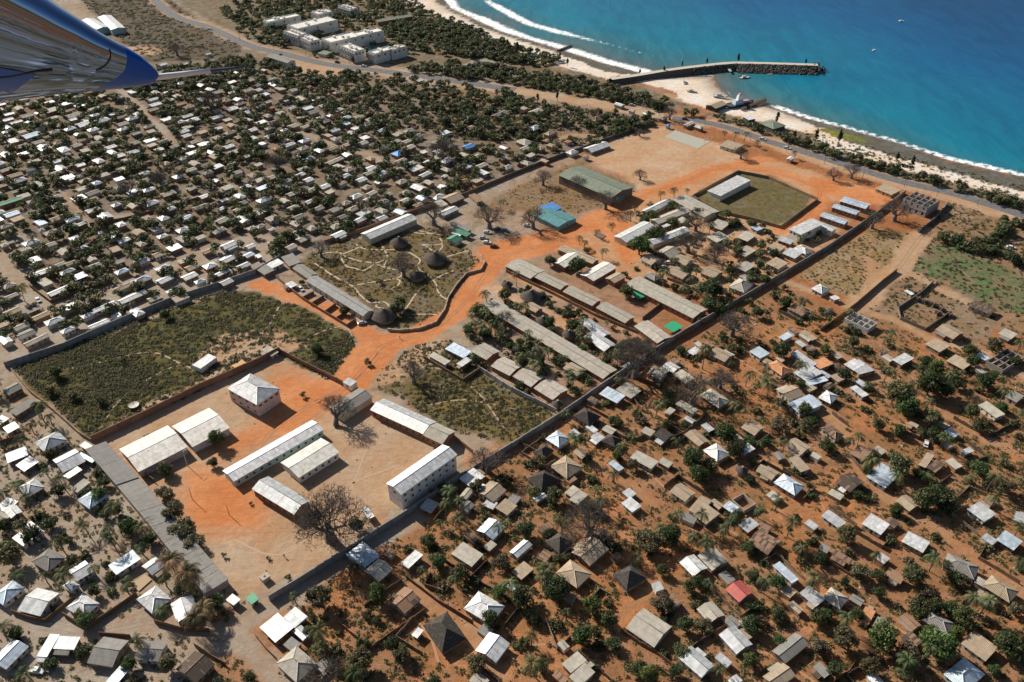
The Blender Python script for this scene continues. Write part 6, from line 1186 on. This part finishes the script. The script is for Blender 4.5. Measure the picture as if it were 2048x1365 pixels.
# random growth, kept off roofs, roads and yards
FT = np.array(FOOT); RPX = [(r[:4], r[:4].mean(0)) for r in ROOFPIX]; RPC = np.array([c for _, c in RPX]); KEEP = [line(o) for n, s, g, a, o in ZONES if n in ('school_yard', 'sports_field', 'grass_plot', 'vegetable_plot', 'scrub_field')]; RL = [(wd, line(o)) for n, s, wd, o in ROADS]
def free(x, y, zc, marg=.6, keep=True, roads=True):
    if math.hypot(x - 1480, y - 1178) < 48 or math.hypot(x - 885, y - 1275) < 55: return None
    p = P(x, y, zc); dx, dy = p[0] - FT[:, 0], p[1] - FT[:, 1]; u, v = abs(dx * FT[:, 2] + dy * FT[:, 3]), abs(-dx * FT[:, 3] + dy * FT[:, 2])
    if ((u < FT[:, 4] + marg) & (v < FT[:, 5] + marg)).any(): return None
    for i in np.where(np.hypot(RPC[:, 0] - x, RPC[:, 1] - y) < 80)[0]:
        if inpoly(np.array([x]), np.array([y + 1.0]), RPX[i][0])[0]: return None
    q = (np.array([p[0]]), np.array([p[1]]))
    if keep and any(inpoly(*q, k)[0] for k in KEEP): return None
    if roads and any(segdist(*q, l)[0] < wd / 2 + 1.2 for wd, l in RL): return None
    if sea_sd(*q)[0] > -6: return None
    return p
def scatter(poly, n, fn, zc, marg=.6, keep=True):
    pl = np.array([float(v) for v in poly.split()]).reshape(-1, 2); mn, mx = pl.min(0), pl.max(0); k = 0
    wpl = np.array([P(*q)[:2] for q in pl]); a, b = wpl.min(0), wpl.max(0)
    for _ in range(n * 8):
        if k >= n: break
        wx, wy = random.uniform(a[0], b[0]), random.uniform(a[1], b[1])
        if not inpoly(np.array([wx]), np.array([wy]), wpl)[0]: continue
        x, y = pix((wx, wy, zc))
        if not (-60 < x < 2108 and -60 < y < 1430): continue
        p = free(x, y, zc, marg, keep)
        if p is None: continue
        fn(x, y); k += 1
VILL = '1690 640 1560 575 1440 650 1240 770 1110 850 1024 905 700 1110 560 1205 540 1420 2100 1420 2100 760 2048 700 1900 680'
LOWL = '-20 760 180 900 300 1060 530 1230 470 1300 560 1420 -60 1420 -60 760'
BRICK = '1200 500 1330 600 1440 640 1700 440 1560 470 1440 430 1380 395 1230 430'
BRK2 = '960 610 1240 770 1330 700 1100 600 1010 560'
BRK3 = '880 720 960 740 1110 820 1230 760 960 620'
FARQ = '-60 150 100 145 290 130 560 165 700 235 900 290 1130 300 1000 350 840 420 720 455 500 545 330 610 120 670 -80 720'
scatter(VILL, 120, lambda x, y: put_leafy(x, y, random.uniform(1.5, 3.6) * scl(x, y)), 2.5)
scatter(LOWL, 42, lambda x, y: put_leafy(x, y, random.uniform(1.5, 3.2) * scl(x, y)), 2.5)
scatter(BRICK, 34, lambda x, y: put_leafy(x, y, random.uniform(1.5, 3.2) * scl(x, y), random.choice([0, 1, 2])), 2.5)
scatter(BRK2, 34, lambda x, y: put_leafy(x, y, random.uniform(1.5, 3.0) * scl(x, y)), 2.5); scatter(BRK3, 40, lambda x, y: put_leafy(x, y, random.uniform(1.5, 3.0) * scl(x, y)), 2.5)
scatter(VILL, 62, lambda x, y: put_palm(x, y), 5); scatter(LOWL, 18, lambda x, y: put_palm(x, y), 5)
def put_shrub(x, y):
    k = random.randrange(3); me, rr = SHRUB[k]; p = P(x, y); o = link('shrub', me); o.location = (p[0], p[1], 0); s = random.uniform(.7, 1.9); o.scale = (s, s, s * random.uniform(.8, 1.1)); o.rotation_euler = (0, 0, random.uniform(0, 6)); tag(o, None, 'shrub', 'shrubs in the yards'); TREES.append((o, ['green shrub', 'olive shrub', 'dark green shrub'][k], (x, y)))
scatter(VILL, 190, put_shrub, .5); scatter(LOWL, 30, put_shrub, .5); scatter(BRICK, 42, put_shrub, .5); scatter(BRK2, 20, put_shrub, .5); scatter(BRK3, 12, put_shrub, .5)
for _p, _n in ((BRK3, 26), (BRK2, 14), (BRICK, 16)): scatter(_p, _n, lambda x, y: put_palm(x, y, None, .9), 5, .2)
nleaf = sum(1 for t in TREES if t[0].name.startswith('leafy')); left = 296 - nleaf; print('leafy', nleaf, 'trees', len(TREES))
# far quarter and the belts beyond: nearest as trees of their own, the rest one mass
cand = []
scatter(FARQ, 1480, lambda x, y: cand.append((x, y, 'far')), 2.5, .2, True)
near = sorted(cand, key=lambda c: -c[1])
for x, y, _ in near[:max(left, 0)]: put_leafy(x, y, random.uniform(2.0, 3.4) * scl(x, y), random.choice([0, 1, 2, 2, 3]))
mass = near[max(left, 0):]
if nleaf > 298:      # the smallest of them go into the mass
    lt = [t_ for t_ in TREES if t_[0].name.startswith('leafy')]; order = sorted(range(len(lt)), key=lambda i: LEAFLIST[i][0]); drop = set(order[:nleaf - 298]); gone = set()
    for i in drop:
        o = lt[i][0]; gone.add(o.name); mass.append((LEAFLIST[i][1], LEAFLIST[i][2], LEAFLIST[i][0] / scl(LEAFLIST[i][1], LEAFLIST[i][2]) / 3.2))
    TREES = [t_ for t_ in TREES if t_[0].name not in gone]
    for nme in gone:
        o = bpy.data.objects[nme]
        for c_ in list(o.children): bpy.data.objects.remove(c_)
        bpy.data.objects.remove(o)
    bpy.context.view_layer.update()
for poly, n in (('560 160 700 150 860 155 1000 185 1130 215 1250 235 1290 262 1130 290 900 275 750 250 620 200', 520), ('800 150 1000 165 1150 190 1300 222 1430 236 1540 262 1500 268 1440 250 1340 225 1330 205 1180 165 1024 140 900 128 830 135', 340), ('440 20 560 -40 800 -40 850 20 1000 100 1100 125 1030 130 930 100 800 60 700 40 600 60 560 100 480 75', 760), ('520 20 640 0 760 10 830 60 850 110 700 128 600 112 540 95', 160),
    ('1540 262 1700 318 1900 372 2080 420 2080 436 1900 388 1700 330 1560 285', 150), ('460 120 560 112 600 140 700 160 560 180 470 165 320 180 300 160 380 140', 160), ('760 60 900 40 1000 85 1130 122 1080 135 960 118 870 110 800 92', 420), ('1975 498 2010 438 2060 446 2060 460 2025 452 1990 500', 30), ('1850 470 1975 496 2060 530 2060 540 1960 512 1845 478', 26), ('300 130 480 118 520 150 330 160', 40), ('1170 270 1300 235 1320 245 1180 300', 30)):
    scatter(poly, n, lambda x, y: mass.append((x, y, 'belt')), 2.2, .2, False)
for _ in range(1900):
    X, Y = random.uniform(-650, 280), random.uniform(-420, 380)
    if Y > 60 and X > -170: continue
    if Y > 130 and X > -300 - (Y - 130) * .2: continue
    mass.append((X, Y, 'w'))
V = []; F = []; C = []; k = 0
tmpl = []
for kk in range(8):
    col, li = [((.032, .048, .022), (.09, .115, .045)), ((.04, .055, .02), (.11, .125, .045)), ((.05, .055, .027), (.13, .12, .06)), ((.028, .042, .02), (.075, .10, .04))][kk % 4]; v, f, c = crown_cards(3.2, 2.0, 15, 20, .46, col, li, 2.5, flat=.7); tmpl.append((v, f, c))
for x, y, kind in mass:
    p = P(x, y, 2.4) if kind != 'w' else (x, y); v, f, c = random.choice(tmpl); s = kind if not isinstance(kind, str) else random.uniform(.5, 1.45) if kind == 'far' else random.uniform(.6, 1.35); a = random.uniform(0, 6.28); ca, sa = math.cos(a) * s, math.sin(a) * s
    V.append(np.stack([v[:, 0] * ca - v[:, 1] * sa + p[0], v[:, 0] * sa + v[:, 1] * ca + p[1], v[:, 2] * s], 1)); F.append(f + k); k += len(v); C.append(c)
tag(link('distant_trees', make_mesh('distant_trees', np.vstack(V), np.vstack(F), [M['leaf']], col=np.vstack(C))), 'dense dark tree cover among the far roofs and along the coast road', 'trees', kind='stuff')
# scrub and undergrowth: small tufts nobody could count
def tufts(name, label, polys, keepfn, seed=0):
    V = []; F = []; C = []; k = 0; tm = []
    for q in range(8):
        col, li = [((.12, .105, .042), (.20, .17, .075)), ((.085, .09, .034), (.16, .15, .06)), ((.16, .12, .065), (.25, .19, .105)), ((.07, .08, .028), (.13, .14, .05))][q % 4]; tm.append(crown_cards(.95, .34, 8, 9, .17, col, li, .16, flat=.25))
    for poly, n, smin, smax in polys:
        wpl = line(poly); a, b = wpl.min(0), wpl.max(0); x = RS.uniform(a[0], b[0], n * 5); y = RS.uniform(a[1], b[1], n * 5); m = inpoly(x, y, wpl) & (vnoise(x, y, 24, 3) * .38 + vnoise(x, y, 7, 4) * .32 + RS.uniform(0, .55, len(x)) > .60)
        x, y = x[m][:n], y[m][:n]
        for wd, l in RL:
            m = segdist(x, y, l) > wd / 2 + .4; x, y = x[m], y[m]
        m = np.ones(len(x), bool)
        for ft in FT:
            dx, dy = x - ft[0], y - ft[1]; m &= ~((abs(dx * ft[2] + dy * ft[3]) < ft[4]) & (abs(-dx * ft[3] + dy * ft[2]) < ft[5]))
        x, y = x[m], y[m]
        if keepfn: m = np.ones(len(x), bool); [m.__iand__(~inpoly(x, y, kp)) for kp in KEEP[-999:]]; x, y = x[m], y[m]
        for X, Y in zip(x, y):
            v, f, c = random.choice(tm); s = random.uniform(smin, smax); V.append(v * s + np.array([X, Y, 0])); F.append(f + k); k += len(v); C.append(c)
    tag(link(name, make_mesh(name, np.vstack(V), np.vstack(F), [M['leaf']], col=np.vstack(C))), label, 'scrub', kind='stuff')
tufts('scrub', 'olive and brown scrub tufts covering the walled fields', [('28 738 135 697 350 607 450 582 512 588 600 615 700 668 716 700 706 735 665 765 560 708 186 882', 6500, .3, 1.6), ('592 528 680 482 740 475 870 455 930 490 966 530 946 570 905 625 858 662 790 668 765 640 700 590', 1700, .3, 1.2), ('830 690 900 680 960 748 1112 825 1022 888 912 868 840 822 748 776 762 738', 1500, .4, 1.3),
    ('960 420 1010 385 1090 350 1160 322 1200 345 1280 372 1268 392 1215 425 1130 430 1040 425', 300, .4, 1.0), ('1595 560 1660 505 1745 462 1842 468 1775 560 1705 600 1640 572', 500, .4, 1.0), ('1842 468 1900 405 2060 440 2060 690 1930 628 1790 545 1800 520', 900, .5, 1.5), ('1775 565 1800 545 1990 640 1960 700 1880 670 1690 640', 300, .5, 1.3), ('1500 268 1540 262 1700 318 1900 372 2080 420 2080 400 1900 355 1740 305 1600 262', 500, .8, 2.0), ('130 -30 290 -30 420 58 485 95 470 116 300 122 240 80', 1500, .8, 2.6), ('1560 250 1700 300 1900 350 2060 392 2060 375 1900 335 1700 284', 420, .5, 1.6), ('880 175 1130 210 1300 240 1180 290 900 280', 900, .8, 2.2)], False)
tufts('undergrowth', 'low weeds and saplings scattered between village yards', [(VILL, 8000, .35, 1.7), (LOWL, 1500, .4, 1.4), (BRICK, 400, .4, 1.0), (BRK3, 250, .4, 1.0), ('183 892 545 716 575 724 695 783 748 792 905 886 948 905 540 1200 465 1218 320 1080', 60, .2, .6)], False)
# hedge belts beside walls are shrubs of the mass above; stones and litter on the village earth
rb = MB(); wpl = line(VILL); a, b = wpl.min(0), wpl.max(0); x = RS.uniform(a[0], b[0], 60000); y = RS.uniform(a[1], b[1], 60000); m = inpoly(x, y, wpl) & (vnoise(x, y, 12, 21) > .60) & (y < 420); x, y = x[m][:4200], y[m][:4200]
for X, Y in zip(x, y):
    s = random.uniform(.12, .5) * (1 if random.random() < .9 else 1.6); q = random.random(); c = (.42, .22, .13, 0) if q < .62 else ((.30, .24, .2, 0) if q < .88 else (.7, .68, .66, 0)); rb.box((X, Y, s * .25), (s, s * random.uniform(.5, 1), s * .6), c, random.uniform(0, 3), top=random.uniform(.5, .9))
tag(rb.build('rubble', [M['rock']]), 'loose reddish stones and litter strewn over the village earth', 'rubble', kind='stuff')
g = tag(empty('fallen_tree', (*P(1640, 622)[:2], .2), R(40)), 'fallen dead baobab lying on bare brown earth with broken limbs', 'fallen tree'); fm = baobab(21, H=8, depth=3); o = link('trunk', fm[1], g); o.rotation_euler = (R(80), 0, 0); o = link('limb', fm[0], g); o.rotation_euler = (R(80), 0, 0); lm('the fallen dead tree', 1640, 622)

# ---------------------------------------------------------------- the aircraft the picture was taken from
def WP(x, y, d): return np.array([0, 0, HGT]) + (FWD * FPX + RIGHT * (x - 1024) - UP * (y - 682.5)) / FPX * d
def aircraft():
    D = 5.0; tip = WP(318, 153, D); r = tag(empty('aircraft', tuple(tip)), 'polished metal aircraft cowling with a blue nose and a slim white rod', 'aircraft')
    prof = [(318, 156, 0), (315, 155, 8), (309, 154, 14), (299, 151, 20), (275, 144, 32), (250, 138, 41), (220, 132, 50), (190, 126, 60), (150, 115, 74), (100, 104, 93), (40, 89, 117), (-40, 70, 148), (-140, 45, 186)]
    ax = WP(-140, 38, D + .0) - tip; ax /= np.linalg.norm(ax); e1 = np.cross(ax, FWD); e1 /= np.linalg.norm(e1); e2 = np.cross(ax, e1); n = 48
    cyl = lambda i, t: WP(prof[i][0], prof[i][1], D) - tip + (e1 * math.cos(t) + e2 * math.sin(t)) * prof[i][2] / FPX * D
    mats = [M['aluminium'], M['bluepaint']]
    PX = np.array([q[0] for q in prof])[::-1]; PY = np.array([q[1] for q in prof])[::-1]; PR = np.array([q[2] for q in prof])[::-1]
    up_s = 1 if pix(tuple(tip + e1 * .1))[1] < pix(tuple(tip))[1] else -1; vis_s = 1 if e2 @ FWD < 0 else -1
    SH = .95
    AD = np.array([-458.0, -111.0]); AD /= np.linalg.norm(AD); PU = np.array([-AD[1], AD[0]]); up_s = 1; vis_s = 1      # along the body, and across it
    if PU[1] > 0: PU = -PU
    def skin(xx, t):
        q = np.array([xx, np.interp(xx, PX, PY)]); rr = np.interp(xx, PX, PR); im = q + PU * rr * math.cos(t); return WP(im[0], im[1], D - rr * (math.sin(t) + SH * math.cos(t)) / FPX * D) - tip
    def part(name, ends, m, k_):
        V = []; F = []; n = 64
        for i in range(k_ + 1):
            for k in range(n):
                t = 2 * math.pi * k / n; a, b = ends(t); s = i / k_; V.append(skin(a + (b - a) * (s * s if name == 'nose' else s), t))
        for i in range(k_):
            for k in range(n): F.append((i * n + k, i * n + (k + 1) % n, (i + 1) * n + (k + 1) % n, (i + 1) * n + k))
        link(name, make_mesh(name, np.array(V), F, [m], smooth=True), r)
    edge = lambda t: 226 + 24 * max(0, vis_s * math.sin(t)) + 4 * up_s * math.cos(t) - (34 * max(0, -up_s * math.cos(t)) ** 2)
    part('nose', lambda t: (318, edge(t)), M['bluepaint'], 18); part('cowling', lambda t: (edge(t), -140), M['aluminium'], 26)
    def rod(name, a, b, ra, rb, col, mat):
        m = MB(); p, q = WP(*a, D) - tip, WP(*b, D) - tip; m.tube([p, (p + q) / 2, q], [ra / FPX * D, (ra + rb) / 2 / FPX * D, rb / FPX * D], 12, (*col, 0)); m.build(name, [M[mat]], r, True)
    rod('probe', (312, 155), (422, 142), 6.5, 4.6, (.75, .76, .78), 'paint'); rod('probe_tip', (421, 142), (503, 132.5), 3.6, 1.6, (.05, .07, .13), 'paint')
    # seal and blue panel lie on the skin
    def on_skin(x, y, lift):
        best = None
        for i in range(len(prof) - 1):
            c0, c1 = np.array(prof[i][:2]), np.array(prof[i + 1][:2]); dv = c1 - c0; t = np.dot(np.array([x, y]) - c0, dv) / np.dot(dv, dv)
            if (0 <= t <= 1) or (i == len(prof) - 2 and t > 1):
                c = c0 + dv * t; rad = prof[i][2] + (prof[i + 1][2] - prof[i][2]) * t; off = float((np.array([x, y]) - c) @ PU); dep = math.sqrt(max(rad * rad - off * off, 0)) + SH * off; best = (dep + lift) / FPX * D
        return WP(x, y, D - (best or 0)) - tip
    def strip(name, pts, wd, mat):
        P3 = [on_skin(x, y, 1.0) for x, y in pts]; m = MB(); m.tube(P3, wd / FPX * D, 6, (.01, .012, .02, 0)); m.build(name, [mat], r, True)
    strip('seam_seal', [(219, 98), (221, 106), (221, 114), (218, 122), (212, 130), (203, 137), (193, 141)], 1.7, M['paint']); strip('edge_rod', [(-6, 156), (20, 154), (45, 149), (75, 143), (104, 140)], 2.2, M['paint'])
    rows = []
    for t in np.linspace(0, 1, 9):      # painted panel at the lower edge
        xx = -60 + 132 * t; top = np.array([xx, 136 + 14 * max(0, xx / 72)]); bot = np.array([xx, 205 - 54.5 * xx / 72])
        rows.append([on_skin(*(top + (bot - top) * s), 1.5) for s in (0, .33, .66, 1)])
    F = []; V = [p for rw in rows for p in rw]
    for i in range(8):
        for j in range(3): F.append((i * 4 + j, i * 4 + j + 1, i * 4 + j + 5, i * 4 + j + 4))
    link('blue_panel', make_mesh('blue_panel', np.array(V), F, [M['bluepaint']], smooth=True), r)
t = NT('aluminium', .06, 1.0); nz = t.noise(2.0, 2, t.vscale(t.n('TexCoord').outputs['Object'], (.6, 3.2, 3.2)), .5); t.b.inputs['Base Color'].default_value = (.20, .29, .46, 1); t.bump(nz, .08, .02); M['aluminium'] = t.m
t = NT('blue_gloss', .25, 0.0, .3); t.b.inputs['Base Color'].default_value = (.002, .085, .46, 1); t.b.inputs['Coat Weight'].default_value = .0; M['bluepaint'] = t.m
aircraft()

# ---------------------------------------------------------------- labels for everything that comes in numbers
for ph, x, y in [('the red-roofed house', 1480, 1180), ('the long thatched roof', 1925, 1145), ('the rusty-roofed house in the green field', 1965, 622), ('the orange roof with slots', 1643, 733), ('the orange hipped roof', 1560, 735), ('the two big round trees', 1822, 1290), ('the big spreading baobab', 640, 1020),
        ('the leaning dead baobab', 670, 840), ('the broad baobab by the long wall', 1270, 725), ('the baobab in the red village', 1185, 1040), ('the turquoise long roof', 22, 402), ('the white pickup in the lane', 77, 602), ('the long tan roof', 352, 210), ('the flat blue roof', 938, 292), ('the hipped blue roof', 800, 305),
        ('the large thatched house', 888, 1275), ('the two tall palms', 358, 1145), ('the striped tan pyramid roof', 1145, 1145), ('the big rust-striped beige roof', 1295, 1260), ('the bluish single-slope shed', 1572, 1150), ('the blue-white ribbed hip roof', 185, 1002), ('the sandy triangular yard', 285, 525), ('the twin green roofs', 912, 478)]: lm(ph, x, y)
def describe(items):
    """items: (object, words, (x, y)) -> labels that count outwards from a landmark"""
    buckets = {}
    for o, words, (x, y) in items:
        s0 = scl(x, min(y, 1364)); best = sorted((math.hypot((x - lx) , (y - ly) * 1.3), i) for i, (ph, lx, ly) in enumerate(LM) if math.hypot(x - lx, y - ly) > 3 * s0)[0]; ph, lx, ly = LM[best[1]]; dx, dy = x - lx, y - ly
        sec = ('seaward of' if dx > 0 else 'inland of') if abs(dx) > abs(dy) * 1.1 else ('behind' if dy < 0 else 'in front of'); buckets.setdefault((words, sec, ph), []).append((best[0], o))
    for (words, sec, ph), v in buckets.items():
        v.sort(key=lambda t: t[0])
        for i, (d, o) in enumerate(v):
            o['label'] = f'{words} {sec} {ph}' if len(v) == 1 else (f'{ORD[min(i, 19)]} {words} {sec} {ph}')
items = []
for o, sz, rc, kind, L, W, pt in HOUSES:
    w_ = RC[rc][2]; long_ = 'long ' if L > 2.1 * W and L > 9 else ''; o['category'] = 'house'; o['group'] = 'houses of the town'; items.append((o, f'{long_}{w_}{" " if w_ else ""}{FORM[kind]} house'.replace('sheet gabled', 'gabled').replace('sheet-metal ', 'metal ').replace('sheet ', ''), pt))
describe(items); describe(TREES); describe(SHEDS)
for o, pt in FENCES: o['category'] = 'fence'; o['group'] = 'fences round the yards'
describe([(o, 'low brown yard fence', pt) for o, pt in FENCES])
